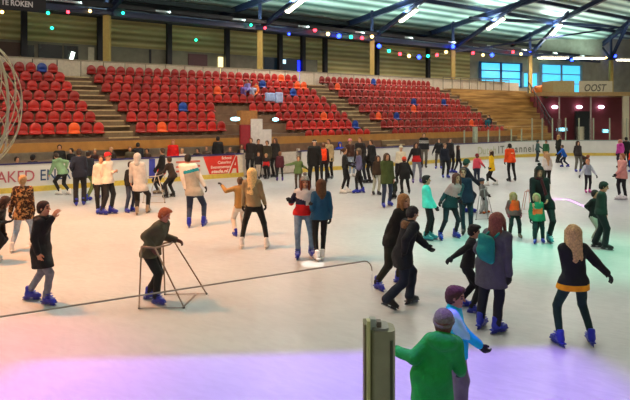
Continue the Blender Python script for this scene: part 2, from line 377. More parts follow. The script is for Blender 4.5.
PEOPLE = []
def person(label, f, t, a=0, ft=None, hl=None, hr=None, hip=None, H=None, tilt=0.0, ha=0, up=('jacket', '#1a1a1c', .018), hem=.04, lo=('#1b1b1e', .012), sk='blue',
           hair=('short', '#2a1c14'), hat=None, gl='#141416', collar=None, paint=None, cols=(), skin='#c4906f', grp=None, sit=None, base=None, topm=None, fya=0, open_=None, scarf=None, wide=1.0, lom=None):
    X0 = Vector(base) if base is not None else G(*f); Y0 = X0.y
    def W(x, y, dy=0.0): Y = Y0 + dy; return Vector(((x - 315) / F * Y - X0.x, dy, HC - (y - HY) * Y / F - X0.z))
    T = W(t[0], t[1], t[2] if len(t) > 2 else 0.0)
    pxh = T.z * F / Y0; near = pxh > 88; mid = pxh > 60
    h = .0115 if near else (.016 if mid else .023)
    ar = math.radians(a); Fw = Vector((math.sin(ar), -math.cos(ar), 0)); Lf = Vector((0, 0, 1)).cross(Fw)
    skh = .06
    if H is None: H = (T.z - (0 if sit is None else (sit - .5))) - (skh if sit is None else -.32)
    hs = (max(H, .8) / 1.75) ** .4
    hr_ = ar + math.radians(ha); Fh = Vector((math.sin(hr_), -math.cos(hr_), 0)); U = (Vector((0, 0, 1)) + Fh * tilt).normalized()
    Fh = (Fh - U * Fh.dot(U)).normalized(); Rh = Fh.cross(U)
    capt = .02 if hat or hair else 0
    if hat and hat[0] == 'pompom': capt = .085
    if hat and hat[0] == 'tall': capt = .09
    C = T - U * (.122 + capt) * hs
    N = C - U * .13 * hs - Vector((0, 0, (.065 if H > 1.45 else .04) * hs)) - Fh * .012
    # feet
    if sit is None:
        if ft is None:
            w = .055 * H; pts = [Lf * w, -Lf * w]; lifts = [0, 0]
        else:
            pts = []; lifts = []
            for q in ft:
                g = G(q[0], q[1]) - X0; g.z = 0; pts.append(g); lifts.append(q[2] if len(q) > 2 else 0)
        if (pts[0] - pts[1]).dot(Lf) < 0: pts.reverse(); lifts.reverse()
        feet = [p + Vector((0, 0, l)) for p, l in zip(pts, lifts)]
    else:
        feet = [Lf * .1 + Fw * .38, -Lf * .1 + Fw * .40]; lifts = [0, 0]
    if hip is not None: P = W(hip[0], hip[1], hip[2] if len(hip) > 2 else 0.0)
    elif sit is not None: P = Vector((0, 0, sit + .09))
    else:
        m = (feet[0] + feet[1]) / 2; P = Vector((m.x * .6 + N.x * .4, m.y * .6 + N.y * .4, .54 * H + .05))
        P.z = min(P.z, N.z - .24 * H)
    th = sh = .247 * H
    ank = []
    for q, l in zip(feet, lifts): ank.append(q + Vector((0, 0, .155 * H / 1.75 * .9 + .015)) - Fw * .03)
    hips = [P + Lf * .055 * H, P - Lf * .055 * H]
    if sit is None:
        for _ in range(40):
            if all((hp - an).length < (th + sh) * .997 for hp, an in zip(hips, ank)): break
            P.z -= .015; hips = [P + Lf * .055 * H, P - Lf * .055 * H]
    legs = []
    for i in (0, 1):
        pole = Fw + Lf * (.15 if i == 0 else -.15)
        if sit is not None: pole = Vector((0, 0, 1)) + Fw * .4
        k, e = ik(hips[i], ank[i], th, sh, pole); legs.append((hips[i], k, e))
    shw = (.088 if H > 1.45 else .086) * H * wide
    sp = (N - P).normalized()
    shs = [N + Lf * shw - sp * .012, N - Lf * shw - sp * .012]
    arms = []
    for i, hd in ((0, hl), (1, hr)):
        sg = 1 if i == 0 else -1
        if hd is None:
            tg = shs[i] - Vector((0, 0, .300 * H)) + Lf * sg * .035 * H + Fw * (.03 if sit is None else .2) * H
            if sit is not None: tg.z += .08 * H
        else: tg = W(hd[0], hd[1], hd[2] if len(hd) > 2 else 0)
        el, wr = ik(shs[i], tg, .165 * H, .148 * H, -Fw * .7 + Lf * sg * .22 - Vector((0, 0, .7)))
        arms.append((shs[i], el, wr))
    FL = (Fw, 1.38)
    # ---- body
    HM = np.array([list(Rh), list(Fh), list(U)])
    def hd(x, y, z): return C + Rh * x * hs + Fh * y * hs + U * z * hs
    B = SDF(); q = hs
    B.ell(hd(0, -.012, .03), (.073 * q, .092 * q, .085 * q), HM, .02); B.ell(hd(0, .022, -.048), (.053 * q, .058 * q, .064 * q), HM, .035)
    if near or mid:
        B.cap(hd(0, .066, -.093), hd(0, .07, -.093), .019 * q, None, .02); B.cap(hd(-.032, .074, .03), hd(.032, .074, .03), .012 * q, None, .02)
        B.ell(hd(-.031, .094, .006), (.017 * q, .014 * q, .012 * q), HM, .012, sub=True); B.ell(hd(.031, .094, .006), (.017 * q, .014 * q, .012 * q), HM, .012, sub=True)
        B.cap(hd(0, .082, .012), hd(0, .106, -.022), .009 * q, .0145 * q, .012); B.cap(hd(-.018, .083, -.054), hd(.018, .083, -.054), .008 * q, None, .01)
        for sx in (-1, 1): B.ell(hd(.075 * sx, -.008, -.003), (.013 * q, .02 * q, .031 * q), HM, .008)
    B.cap(hd(0, -.02, -.05), N + sp * .02, .05 * q, .056 * q, .03)
    B.cap(N - sp * .08 * H, P + sp * .1 * H, .078 * H * wide, .066 * H * wide, .05, FL); B.cap(P + sp * .1 * H, P, .066 * H * wide, .07 * H, .05, FL)
    B.cap(N + Lf * .055 * H - sp * .025, N - Lf * .055 * H - sp * .025, .033 * H, None, .04)
    for s_, e_, w_ in arms: B.cap(s_, e_, .027 * H, .021 * H, .03); B.cap(e_, w_, .021 * H, .0145 * H, .015)
    for hp, kn, an in legs: B.cap(hp, kn, .047 * H, .031 * H, .03); B.cap(kn, an, .031 * H, .022 * H, .02); B.cap(an, an - Vector((0, 0, .04 * H / 1.75)) + Fw * .04, .024 * H, .02 * H, .02)
    root = thing('person', label, 'person', X0, 0, grp)
    sm = skinm(skin); lips = mat('lips', '#9c4f46', .4); eye = mat('eye', '#1c120e', .2); brow = hairm(hair[1] if hair else '#2a1c14')
    Cn = A3(C)
    def face(c):
        l = (c - Cn) @ HM.T / hs; idx = np.zeros(len(c))
        if mid or near:
            idx[(l[:, 1] > .07) & (np.abs(l[:, 2] + .054) < .009) & (np.abs(l[:, 0]) < .026)] = 1
            idx[(l[:, 1] > .06) & (np.abs(l[:, 2] - .004) < .0095) & (np.abs(np.abs(l[:, 0]) - .031) < .014)] = 2
            idx[(l[:, 1] > .06) & (np.abs(l[:, 2] - .031) < .006) & (np.abs(np.abs(l[:, 0]) - .032) < .02)] = 3
        return idx
    Pb, Qb = B.mesh(h); ib = face(Pb[Qb].mean(1))
    for i, (s_, e_, w_) in enumerate(arms):
        z = (w_ - e_).normalized(); x = Fw - z * Fw.dot(z)
        if x.length < .25: x = Vector((0, 0, 1)) - z * z.z
        x.normalize(); y = z.cross(x)
        HP, HQ = hand_geo(near, gl is not None); 
        if i == 1: y = -y; HQ = HQ[:, ::-1]
        sc = H / 1.75 if H > 1.4 else hs * .86
        HP = HP @ (np.array([list(x), list(y), list(z)]) * sc) + A3(w_)
        if gl: link('glove', raw_mesh('glove', HP, HQ, [mat('glove ' + gl, gl, .8, vary=.1)]), root)
        else:
            Qb = np.concatenate([Qb, HQ + len(Pb)]); Pb = np.concatenate([Pb, HP]); ib = np.concatenate([ib, np.zeros(len(HQ))])
    link('body', raw_mesh('body', Pb, Qb, [sm, lips, eye, brow], ib), root)
    # ---- trousers
    o = lo[1]; TR = SDF()
    TR.cap(P + sp * .06 * H, P, .070 * H + min(o, .02), .078 * H + min(o, .02), .05, FL)
    for hp, kn, an in legs:
        TR.cap(hp, kn, .051 * H + o, .034 * H + o, .03); TR.cap(kn, an + (kn - an).normalized() * .0, .034 * H + o, (.025 if o < .02 else .034) * H + o, .02)
    link('trousers', sdf_mesh('trousers', TR, h, [lom or (denim(lo[0]) if lo[0] in DENIM else cloth(lo[0]))], noise=.0035 if near else .002, nscale=13), root)
    # ---- top
    kd, uc, o = up; J = SDF(); Ch = N - sp * .09 * H
    J.cap(Ch, P + sp * .1 * H, .084 * H * wide + o, .076 * H * wide + o, .05, FL)
    he = hem * H; down = -sp if sit is None else -sp; lp = P - Vector((0, 0, 1)) * (he + .06)
    if he > .12:
        mk = (legs[0][1] + legs[1][1]) / 2; v = ((mk - P).normalized() * .5 + Vector((0, 0, -.5))).normalized(); lp = P + v * (he + .05)
    J.cap(P + sp * .1 * H, P, .076 * H * wide + o, .086 * H + o, .04, (Fw, 1.28)); J.cap(P, lp, .086 * H + o, .088 * H + o + he * .12, .04, (Fw, 1.22)); [J.cap(hp, hp.lerp(kn, min(1, he / (.247 * H) * 1.15)), .054 * H + o, .046 * H + o + .012, .05) for hp, kn, an in legs if he > .03]; J.cut(P + (lp - P).normalized() * he, (lp - P).normalized())
    J.cap(N + Lf * .058 * H - sp * .025, N - Lf * .058 * H - sp * .025, .036 * H + o, None, .06)
    J.cap(N - sp * .01, N + sp * .035, .055 * q + o * .6, .05 * q + o * .5, .02)
    for s_, e_, w_ in arms: J.cap(s_, e_, .030 * H + o * .9, .024 * H + o * .8, .03); J.cap(e_, w_ + (e_ - w_).normalized() * .015, .024 * H + o * .8, .018 * H + o * .7, .012)
    if collar or kd in ('hoodie', 'parka') and not (hat and hat[0] == 'hood'):
        if not collar: J.ell(N - Fw * .085 * q + Vector((0, 0, .015 + o * .5)), (.12 * q * (1 + o * 6), .08 * q * (1 + o * 6), .075 * q * (1 + o * 6)), np.array([list(Lf), list(Fw), [0, 0, 1]]), .03)
    tm = topm or cloth(uc); mats = [tm] + [cloth(c) for c in cols]
    pf = None
    if paint is not None:
        Pn, Ln, Sn, Fn = A3(P), A3(Lf), A3(sp), A3(Fw); SL = (N - P).length
        arm0 = [(A3(x_[0]), A3(x_[1]), A3(x_[2])) for x_ in arms]
        def pf(c):
            v = c - Pn; t_ = v @ Sn / SL; l_ = v @ Ln / H; f_ = v @ Fn / H
            isarm = np.zeros(len(c), bool)
            for A_, E_, W_ in arm0:
                for p0, p1 in ((A_, E_), (E_, W_)):
                    d = p1 - p0; tt = np.clip((c - p0) @ d / (d @ d), 0, 1); D = np.linalg.norm(c - p0 - tt[:, None] * d, axis=1)
                    isarm |= (D < .033 * H + o + .012) & (np.abs(l_) > .085)
            return paint(t_, l_, f_, isarm)
    link(kd, sdf_mesh(kd, J, h, mats, pf, .004 if near else .0025, 11), root)
    if scarf:
        s = SDF(); R0 = .07 * q + o * .4
        for w in range(12):
            a0 = 2 * PI * w / 12; a1 = 2 * PI * (w + 1) / 12; b = N + sp * .045
            s.cap(b + Lf * R0 * math.cos(a0) + Fw * R0 * math.sin(a0), b + Lf * R0 * math.cos(a1) + Fw * R0 * math.sin(a1), .03, None, .01)
        s.cap(N + Fw * (.1 * q + o) + Lf * .03, N + Fw * (.13 * q + o) - sp * .35 + Lf * .05, .035, .04, .02, (Fw, 1.8))
        link('scarf', sdf_mesh('scarf', s, h, [cloth(scarf)]), root)
    if collar:
        s = SDF(); R0 = .075 * q + o * .4
        for w in range(12):
            a0 = 2 * PI * w / 12; a1 = 2 * PI * (w + 1) / 12; b = N + sp * .03
            g0 = 1 if math.sin(a0) < .3 else .9
            s.cap(b + Lf * R0 * math.cos(a0) + Fw * (R0 * math.sin(a0) - .02), b + Lf * R0 * math.cos(a1) + Fw * (R0 * math.sin(a1) - .02), .032, None, .01)
        s.ell(N - Fw * .1 * q - Vector((0, 0, .01)), (.1 * q, .055 * q, .075 * q), np.array([list(Lf), list(Fw), [0, 0, 1]]), .03)
        link('fur_collar', sdf_mesh('fur_collar', s, h, [mat('fur ' + collar, collar, .95, vary=.35, scale=60, bump=1, bscale=120)], None, .004, 60), root)
    # ---- hair, hat
    HMx = Matrix(((Rh.x * hs, Fh.x * hs, U.x * hs, C.x), (Rh.y * hs, Fh.y * hs, U.y * hs, C.y), (Rh.z * hs, Fh.z * hs, U.z * hs, C.z), (0, 0, 0, 1)))
    if hair:
        P_, Q_ = hair_mesh(hair[0], near or mid); key = ('hm', hair, near or mid)
        if key not in CACHE: CACHE[key] = raw_mesh('hair', P_, Q_, [hairm(hair[1])])
        ob = link('hair', CACHE[key], root); ob.matrix_basis = HMx
    if hat:
        for pi, (nm, P_, Q_) in enumerate(hat_geo(hat[0], near or mid)):
            c_ = hat[1] if nm != 'pompom' or len(hat) < 3 else hat[2]; key = ('ht', hat[0], nm, c_, near or mid)
            if key not in CACHE: CACHE[key] = raw_mesh(nm, P_, Q_, [mat('knit ' + c_, c_, .9, vary=.2, scale=50, bump=.8, bscale=100)])
            ob = link(nm, CACHE[key], root if pi == 0 else hob)
            if pi == 0: ob.matrix_basis = HMx; hob = ob
    # ---- skates
    if sk:
        sm_, bm_ = skate_mesh(sk, near or mid)
        for i in (0, 1):
            ob = link('skate', sm_, root); bl = link('blade', bm_, ob); p = feet[i].copy(); fy = (.2 if i == 0 else -.2) + math.radians(fya)
            ob.scale = (max(H, 1.0) / 1.75,) * 3;
            sp_ = 0.0
            if lifts[i] > .02: sp_ = -.45
            ob.rotation_euler = (sp_, 0, ar + PI + fy); ob.location = p - Fw * .0
    elif sk is None and sit is None:
        for i in (0, 1):
            b = SDF(); b.cap((0, -.05, .04), (0, .12, .035), .042, .036, .02); b.cap((0, -.04, .05), (0, -.04, .14), .045, .045, .03); b.cut((0, 0, 0), (0, 0, -1))
            ob = link('shoe', sdf_mesh('shoe', b, .02, [mat('shoe', '#1c1a1a', .6)]), root); ob.location = feet[i]; ob.rotation_euler = (0, 0, ar + PI)
    PEOPLE.append((label, round(T.z, 2), round(Y0, 1), round(n_of(X0), 2)))
    return root, dict(P=P, N=N, L=Lf, F=Fw, sp=sp, arms=arms, H=H, X0=X0, C=C)
DENIM = {'#5f7590', '#8fa0b4', '#6f86a0', '#3c4a5e', '#23304a', '#757a88', '#2c3850', '#4f7686', '#58718f', '#6d7380'}
# ------------------------------------------------------------------ the hall
def struct(o): o['kind'] = 'structure'; return o
BN, S0, RC = 25.0, 34.0, 12.4         # board line, where its corner starts, corner radius
def board_pt(s, off=0.0, z=0.0):
    """point on the barrier's inner face: straight, then a rounded corner, then across the rink"""
    n0 = BN + off; r = RC + off
    if s <= S0: return SNp(s, n0, z), Vector((-SN, CS, 0))
    a = (s - S0) / RC
    if a < PI / 2:
        c = SNp(S0, BN - RC); d = Vector((CS, SN, 0)) * math.sin(a) + Vector((-SN, CS, 0)) * math.cos(a)
        p = c + d * r; p.z = z; return p, d
    e = (a - PI / 2) * RC; p = SNp(S0 + r, BN - RC - e, z); return p, Vector((CS, SN, 0))
# ice
def ice_material():
    m = bpy.data.materials.new('ice'); m.use_nodes = True; N = m.node_tree.nodes; L = m.node_tree.links; b = N['Principled BSDF']
    tc = N.new('ShaderNodeTexCoord')
    def noise(sc, det=4, map_=None, dist=0):
        n = N.new('ShaderNodeTexNoise'); n.inputs['Scale'].default_value = sc; n.inputs['Detail'].default_value = det; n.inputs['Distortion'].default_value = dist
        if map_:
            m0 = N.new('ShaderNodeMapping'); m0.inputs['Rotation'].default_value = (0, 0, map_[1]); mp = N.new('ShaderNodeMapping'); mp.inputs['Scale'].default_value = map_[0]
            L.new(tc.outputs['Object'], m0.inputs['Vector']); L.new(m0.outputs['Vector'], mp.inputs['Vector']); L.new(mp.outputs['Vector'], n.inputs['Vector'])
        else: L.new(tc.outputs['Object'], n.inputs['Vector'])
        return n
    big = noise(.35, 5); sc1 = noise(1.6, 8, ((1, 3, 1), .5), 2.5); sc2 = noise(1.9, 8, ((3, 1, 1), -.9), 2.5); sc3 = noise(7, 6)
    def ramp(src, p0, c0, p1, c1):
        r = N.new('ShaderNodeValToRGB'); e = r.color_ramp.elements; e[0].position = p0; e[1].position = p1; e[0].color = (*lin(c0), 1); e[1].color = (*lin(c1), 1)
        L.new(src, r.inputs['Fac']); return r
    def mul(a, b_, f):
        x = N.new('ShaderNodeMixRGB'); x.blend_type = 'MULTIPLY'; x.inputs[0].default_value = f; L.new(a, x.inputs[1]); L.new(b_, x.inputs[2]); return x
    r0 = ramp(big.outputs['Fac'], .3, '#b4b9ba', .7, '#c6c9c8')
    r1 = ramp(sc1.outputs['Fac'], .42, '#aeb4b8', .56, '#ffffff'); r2 = ramp(sc2.outputs['Fac'], .42, '#b4b6bc', .55, '#ffffff')
    x1 = mul(r0.outputs[0], r1.outputs[0], .10); x2 = mul(x1.outputs[0], r2.outputs[0], .08)
    L.new(x2.outputs[0], b.inputs['Base Color'])
    mr = N.new('ShaderNodeMapRange'); mr.inputs['To Min'].default_value = .22; mr.inputs['To Max'].default_value = .5
    L.new(sc3.outputs['Fac'], mr.inputs['Value']); L.new(mr.outputs['Result'], b.inputs['Roughness'])
    bp = N.new('ShaderNodeBump'); bp.inputs['Strength'].default_value = .12; bp.inputs['Distance'].default_value = .01
    L.new(sc1.outputs['Fac'], bp.inputs['Height']); L.new(bp.outputs['Normal'], b.inputs['Normal'])
    b.inputs['Specular IOR Level'].default_value = .35
    return m
o = mesh_obj('floor', [(-60, -12, 0), (75, -12, 0), (75, 75, 0), (-60, 75, 0)], [(0, 1, 2, 3)], mat('concrete', '#8a7e70', .8)); struct(o); o.location.z = -.03
out = [board_pt(s)[0] for s in np.linspace(-12, S0 + RC * PI / 2 + 34, 60)]
ip = [(p.x, p.y, 0) for p in out] 
q = ip[-1]; ip += [(q[0] - 8, q[1] - 4, 0), (-8, -7.6, 0), (-24, 2, 0)]
mb = MB(); mb.v = ip; mb.f = [tuple(range(len(ip) - 1, -1, -1))]; mb.m = [0]
ice = mb.build('ice_surface', ice_material()); ice['kind'] = 'structure'; ice.name = 'floor_ice'

# ceiling
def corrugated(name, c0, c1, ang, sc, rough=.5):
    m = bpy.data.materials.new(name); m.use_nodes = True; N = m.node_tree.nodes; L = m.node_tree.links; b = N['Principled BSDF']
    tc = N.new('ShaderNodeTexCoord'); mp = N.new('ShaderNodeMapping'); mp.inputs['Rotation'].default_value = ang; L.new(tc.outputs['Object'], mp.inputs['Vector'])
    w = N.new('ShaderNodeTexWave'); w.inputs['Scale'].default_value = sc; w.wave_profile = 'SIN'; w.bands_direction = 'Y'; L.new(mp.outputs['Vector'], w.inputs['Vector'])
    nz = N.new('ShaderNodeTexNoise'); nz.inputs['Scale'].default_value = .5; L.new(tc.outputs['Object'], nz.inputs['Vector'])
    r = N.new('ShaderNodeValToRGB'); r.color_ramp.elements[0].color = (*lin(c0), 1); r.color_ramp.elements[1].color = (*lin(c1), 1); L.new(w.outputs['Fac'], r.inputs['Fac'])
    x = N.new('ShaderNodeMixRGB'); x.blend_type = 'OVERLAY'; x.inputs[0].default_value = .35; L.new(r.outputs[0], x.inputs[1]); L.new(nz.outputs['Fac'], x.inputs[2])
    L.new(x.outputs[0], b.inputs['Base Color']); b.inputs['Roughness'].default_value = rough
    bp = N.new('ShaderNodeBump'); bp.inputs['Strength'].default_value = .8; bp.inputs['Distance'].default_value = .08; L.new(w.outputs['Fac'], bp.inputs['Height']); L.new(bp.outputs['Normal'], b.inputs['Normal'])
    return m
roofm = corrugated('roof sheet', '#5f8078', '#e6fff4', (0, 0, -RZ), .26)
CN = 33.5
def roof_z(n): return 11.45 + .12 * (CN - n) if n < CN else 11.45 - .22 * (n - CN)
v = []; ns = [-14, CN, 45]
for s in (-25, 85):
    for n in ns: v.append(SNp(s, n, roof_z(n)))
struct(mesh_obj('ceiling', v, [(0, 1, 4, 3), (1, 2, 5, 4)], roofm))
WN = 38.0
tan = mat('tan cladding', '#a08960', .8, vary=.2, scale=2); 
tanm = corrugated('tan sheet', '#b0a468', '#e2d898', (PI / 2, 0, 0), .8, .7)
SE = s_of(at_n(470, WN)); PE = at_n(470, WN)
def endp(X, off=0.0): return Vector((X, PE.y + .41 * (X - PE.x) - off, 0))
mb = MB(); mb.snbox(-14, SE, WN, WN + .3, 0, 12.2); struct(mb.build('wall_back', tanm))
e0 = endp(PE.x); e1 = endp(60); mb = MB(); nv = Vector((-.41, 1, 0)).normalized() * .3
mb.add([e0, e1, e1 + nv, e0 + nv] + [p + Vector((0, 0, 13)) for p in (e0, e1, e1 + nv, e0 + nv)], [(0, 3, 2, 1), (4, 5, 6, 7), (0, 1, 5, 4), (1, 2, 6, 5), (2, 3, 7, 6), (3, 0, 4, 7)])
struct(mb.build('wall_end', mat('pale cladding', '#a5a493', .8, vary=.15, scale=1.5)))
# dark band with rooms behind the back row (left part), upper dark band
dark = mat('dark glazing', '#1e2620', .25, vary=.3, scale=1.0)
brown = mat('brown panel', '#4a3526', .6, vary=.2, scale=2)
navy = mat('navy steel', '#1c2a4c', .45, vary=.15)
black = mat('black steel', '#14161c', .6)
grey = mat('grey panel', '#77735f', .7, vary=.15, scale=2)
cream = mat('cream panel', '#cfc4a8', .6, vary=.08)
mb = MB(); mb.snbox(-14, 27, WN - .5, WN, 5.3, 7.35); struct(mb.build('wall_upper_rooms', grey))
def zone(x0, x1, z0, z1, m, name='window_1', t=.06, n=WN - .5):
    b = MB(); b.snbox(s_of(at_n(x0, n)), s_of(at_n(x1, n)), n - t, n, z0, z1); return struct(b.build(name, m))
zone(-20, 20, 5.4, 7.2, brown, 'door_1'); zone(26, 34, 5.4, 7.1, dark); zone(38, 62, 5.4, 7.2, dark); zone(64, 78, 5.4, 7.2, dark, 'window_2'); zone(88, 94, 5.3, 7.2, cream, 'trim_1')
zone(22, 26, 5.3, 7.3, cream, 'trim_2'); zone(188, 207, 5.3, 7.2, mat('red brown door', '#4a2222', .5), 'door_2'); zone(149, 151, 5.3, 7.3, black, 'trim_3')
zone(264, 300, 5.3, 7.3, mat('blue dark glass', '#0f2b3e', .2), 'window_3')
lit = mat('lit doorway', '#ffe9a8', .5, emit=1.6); zone(218, 222.5, 5.5, 7.1, lit, 'window_4', .1)
zone(297, 299.2, 5.6, 7.2, mat('blue tube', '#1a28ff', .5, emit=3), 'window_5', .12); zone(281, 285, 6.9, 7.2, mat('screen glow', '#bfe8ff', .5, emit=1.5), 'window_6', .12)
t = thing('screen', 'small slanted bright white screen glowing in the dark upper window at the left', 'screen', at_n(71, WN - .7) + Vector((0, 0, 6.35)), RZ)
b = MB(); b.box((-.10, -.02, -.5), (.12, .02, .5)); pp = b.build('display', mat('white glow', '#eefff4', .5, emit=2.5), t, rot=(0, .25, 0))
mb = MB(); mb.snbox(-14, SE, WN - .35, WN, 9.15, 12.0); struct(mb.build('trim_upper', mat('dark trim steel', '#20262e', .7)))  # plain dark strip from the cladding up to the roof
# white low boards on the top deck
W0 = 33.15
t = thing('deck_parapet', 'low row of cream boards along the top deck behind the seats', 'parapet')
whm = mat('cream boards', '#c8bda6', .6, vary=.1)
s = 2.0
while s < 44:
    b = MB(); b.snbox(s, s + 1.15, W0, W0 + .06, 5.1, 5.95); b.build('board_panel', whm, t); s += 1.2
b = MB(); b.snbox(1, 45, W0 - .04, W0 + .1, 5.93, 6.0); b.build('cap_rail', mat('rail', '#9a9078', .5), t)
# posts on the back wall
for k, x in enumerate((24, 100, 169, 227, 280, 303, 325, 377, 428)):
    p = at_n(x, WN - .75); wd = ('left of the slanted screen', 'behind the leftmost olive column', 'over the middle block left of its centre', 'beside the lit yellow doorway', 'in front of the dark blue window', 'right of the blue tube light', 'above the second stairway', 'just right of the middle column', 'between the third and fourth olive columns')[k]
    o = MB().box((-.16, -.16, 5.0), (.16, .16, 10)).build('wall_post', black, None, loc=(p.x, p.y, 0), rot=(0, 0, RZ)); tag(o, 'dark steel wall post ' + wd, 'post', 'dark posts on the back wall')
# ---- columns, struts and rafters
olive = mat('olive paint', '#b39b52', .5, vary=.08)
fan = [(.75, -.66), (.75, -.66), (.66, -.75), (.60, -.80), (.14, -.98), (-.24, -.97)]
tops = [15, 30, 39.5, 50, 55.5, 60]; cx = [107, 260, 372, 453, 530, 611]
cname = ['over the left stairway', 'above the middle seat block', 'over the second stairway', 'at the right seat block', 'left of the red building', 'behind the OOST board']
lamps = []
for k in range(6):
    p = at_n(cx[k], CN if k < 5 else 31.6); zt = HC + (114 - tops[k]) * p.y / F
    t = thing('steel_column', 'olive painted steel column ' + cname[k], 'column', (p.x, p.y, 0))
    mb = MB(); w = .17; mb.box((-w, -w, 4.6), (w, w, zt)); mb.build('post', olive, t)
    MB().box((-.26, -.26, 4.6), (.26, .26, 4.66)).build('base_plate', olive, t)
    MB().box((-.35, -.35, zt - .02), (.35, .35, zt + .22)).build('cap_plate', navy, t)
    rz = roof_z(n_of(p)); MB().beam((0, 0, zt + .2), (0, 0, rz - .5), .2, .2).build('upper_post', navy, t)
    d = Vector((fan[k][0], fan[k][1], 0)).normalized()
    def rp(tt): q = p + d * tt; return Vector((q.x - p.x, q.y - p.y, roof_z(n_of(q)) - .45))
    L1 = 7.5
    for tt in np.linspace(3, 16, 60):
        if zt + .1 + .45 * tt >= rp(tt).z: L1 = tt; break
    e = Vector((d.x * L1, d.y * L1, zt + .1 + .45 * L1)); a = Vector((0, 0, zt + .1))
    MB().ibeam(a, e, .22, .3).build('strut', navy, t)
    r = thing('roof_rafter', 'navy steel roof rafter crossing over the column ' + cname[k], 'beam', (p.x, p.y, 0))
    MB().ibeam(rp(-5.2), rp(24), .25, .42).build('flange_beam', navy, r)
    # rear brace
    MB().beam(a, rp(-4.4) , .16, .16).build('rear_brace', navy, t)
    # lamp under the strut
    if k in (1, 2, 3, 4):
        ly = {1: 0, 2: 10.5, 3: 20, 4: 26}[k]; best = min(np.linspace(.5, L1, 50), key=lambda q: abs(HY - F * (a.lerp(e, q / L1).z - HC) / (p.y + d.y * q) - ly))
        lamps.append((p + a.lerp(e, best / L1) + Vector((0, 0, -.35)), (e - a).normalized(), cname[k]))
    if k < 5:
        # secondary zigzag web between rafters and the eaves beam
        q = p + Vector((CS, SN, 0)) * 5; 
# eaves line: beams, pipe
for nm, lb, n_, z_, w_, h_, m_ in (('eaves_beam', 'navy steel beam running along the column tops', 33.5, 8.78, .3, .34, navy), ('service_pipe', 'pale grey pipe running along above the eaves beam', 33.2, 9.12, .12, .12, mat('pale pipe', '#9a9c9e', .4)),
                                     ('roof_purlin', 'dark purlin behind the string of lamps', 34.9, 8.9, .25, .3, black), ('cable_tray', 'dark cable tray above the back wall cladding', 36.4, 9.1, .6, .16, black), ('roof_purlin', 'uppermost dark purlin under the rear roof', 36.0, 10.2, .2, .3, black)):
    o = MB().beam(SNp(-8, n_, z_), SNp(62, n_, z_), w_, h_).build(nm, m_); tag(o, lb, 'pipe' if 'pipe' in nm else 'beam')
# long purlins under the front roof and tie rods
for k, n_ in enumerate((30.5, 27.0, 23.5, 20, 16.5)):
    o = MB().ibeam(SNp(2, n_, roof_z(n_) - .28), SNp(75, n_, roof_z(n_) - .28), .16, .3).build('ceiling_purlin', navy)
    tag(o, ['navy ceiling purlin nearest the columns', 'second navy ceiling purlin out from the columns', 'third navy ceiling purlin out from the columns', 'fourth navy ceiling purlin out from the columns', 'navy ceiling purlin farthest out over the ice'][k], 'beam', 'ceiling purlins')
ties = [((453, 52, 33.5), (622, 27, 27), 'long thin navy tie rod rising right across the ceiling'), ((470, 18, 30), (622, 27, 30), 'level navy beam crossing the ceiling above the windows')]
for (a, b_, lb) in ties:
    A = at_n(a[0], a[2], a[1]); B_ = at_n(b_[0], b_[2], b_[1]); o = MB().beam(A, B_, .14 if 'rod' in lb else .24, .14 if 'rod' in lb else .24).build('tie_beam', navy); tag(o, lb, 'beam')
# lamps
lampm = mat('lamp glow', '#fff6d8', .4, emit=14); lampb = mat('lamp housing', '#c8c8c0', .4)
def area(name, loc, sx, sy, power, col, rot=(0, 0, 0), spread=PI):
    l = bpy.data.lights.new(name, 'AREA'); l.shape = 'RECTANGLE'; l.size = sx; l.size_y = sy; l.energy = power; l.color = col; l.spread = spread
    o = bpy.data.objects.new(name, l); COL.objects.link(o); o.location = loc; o.rotation_euler = rot; return o
def fixture(loc, d, lb, ln=1.7, w=.34, power=250):
    d = Vector(d); rot = d.to_track_quat('X', 'Z').to_euler()
    t = thing('ceiling_lamp', lb, 'lamp', loc); t.rotation_euler = rot
    MB().box((-ln / 2, -w / 2, .02), (ln / 2, w / 2, .16)).build('housing', lampb, t)
    MB().box((-ln / 2 + .04, -w / 2 + .03, -.05), (ln / 2 - .04, w / 2 - .03, .02)).build('diffuser', lampm, t)
    a = area('lamp_light', Vector(loc) - Vector((0, 0, .2)), ln, w, power, (1, .78, .70)); area('added_ceiling_fill', Vector(loc) + Vector((0, 0, .25)), ln, w, power * .9, (.85, 1, .94), (PI, 0, 0)); return t  # second area light, facing up, is added to brighten the roof
for p, d, nm in lamps: fixture(p, d, 'glowing tube lamp under the strut of the column ' + nm)
for x, y, lb in ((553, 58, 'long glowing lamp above the right-hand windows'), (589, 58.5, 'long glowing lamp above the OOST board'), (632, 60, 'long glowing lamp at the right edge beside the yellow column')):
    u = (x - 315) / F; Y = 54.0; fixture((u * Y, Y, HC + (114 - y) * Y / F), (1, .1, 0), lb, 2.7, .8, 120)
hi = 0
for s in (-6, 4, 14, 24, 34, 44):                    # the hall's own rows of lamps over the ice, above the picture
    for n in (22, 13, 4):
        hi += 1; p = SNp(s, n, roof_z(n) - 1.6)
        if HY - F * (p.z - HC) / max(p.y, .1) > -8: continue
        t = thing('ceiling_lamp', 'hall lamp hanging over the ice beyond the picture', 'lamp', p, RZ, 'hall lamps over the ice')
        MB().box((-.9, -.2, .02), (.9, .2, .16)).build('housing', lampb, t); MB().box((-.85, -.16, -.05), (.85, .16, .02)).build('diffuser', lampm, t)
        area('lamp_light', p - Vector((0, 0, .12)), 1.7, .35, LAMP_W * {4: .2, 13: .85, 22: 1}[n], (1, .75, .70)); area('added_ceiling_fill', p + Vector((0, 0, .22)), 1.7, .35, LAMP_W * (.5 if n == 4 else 2.5), (1, .92, .85), (PI, 0, 0))  # upward-facing light is an added fill for the ceiling
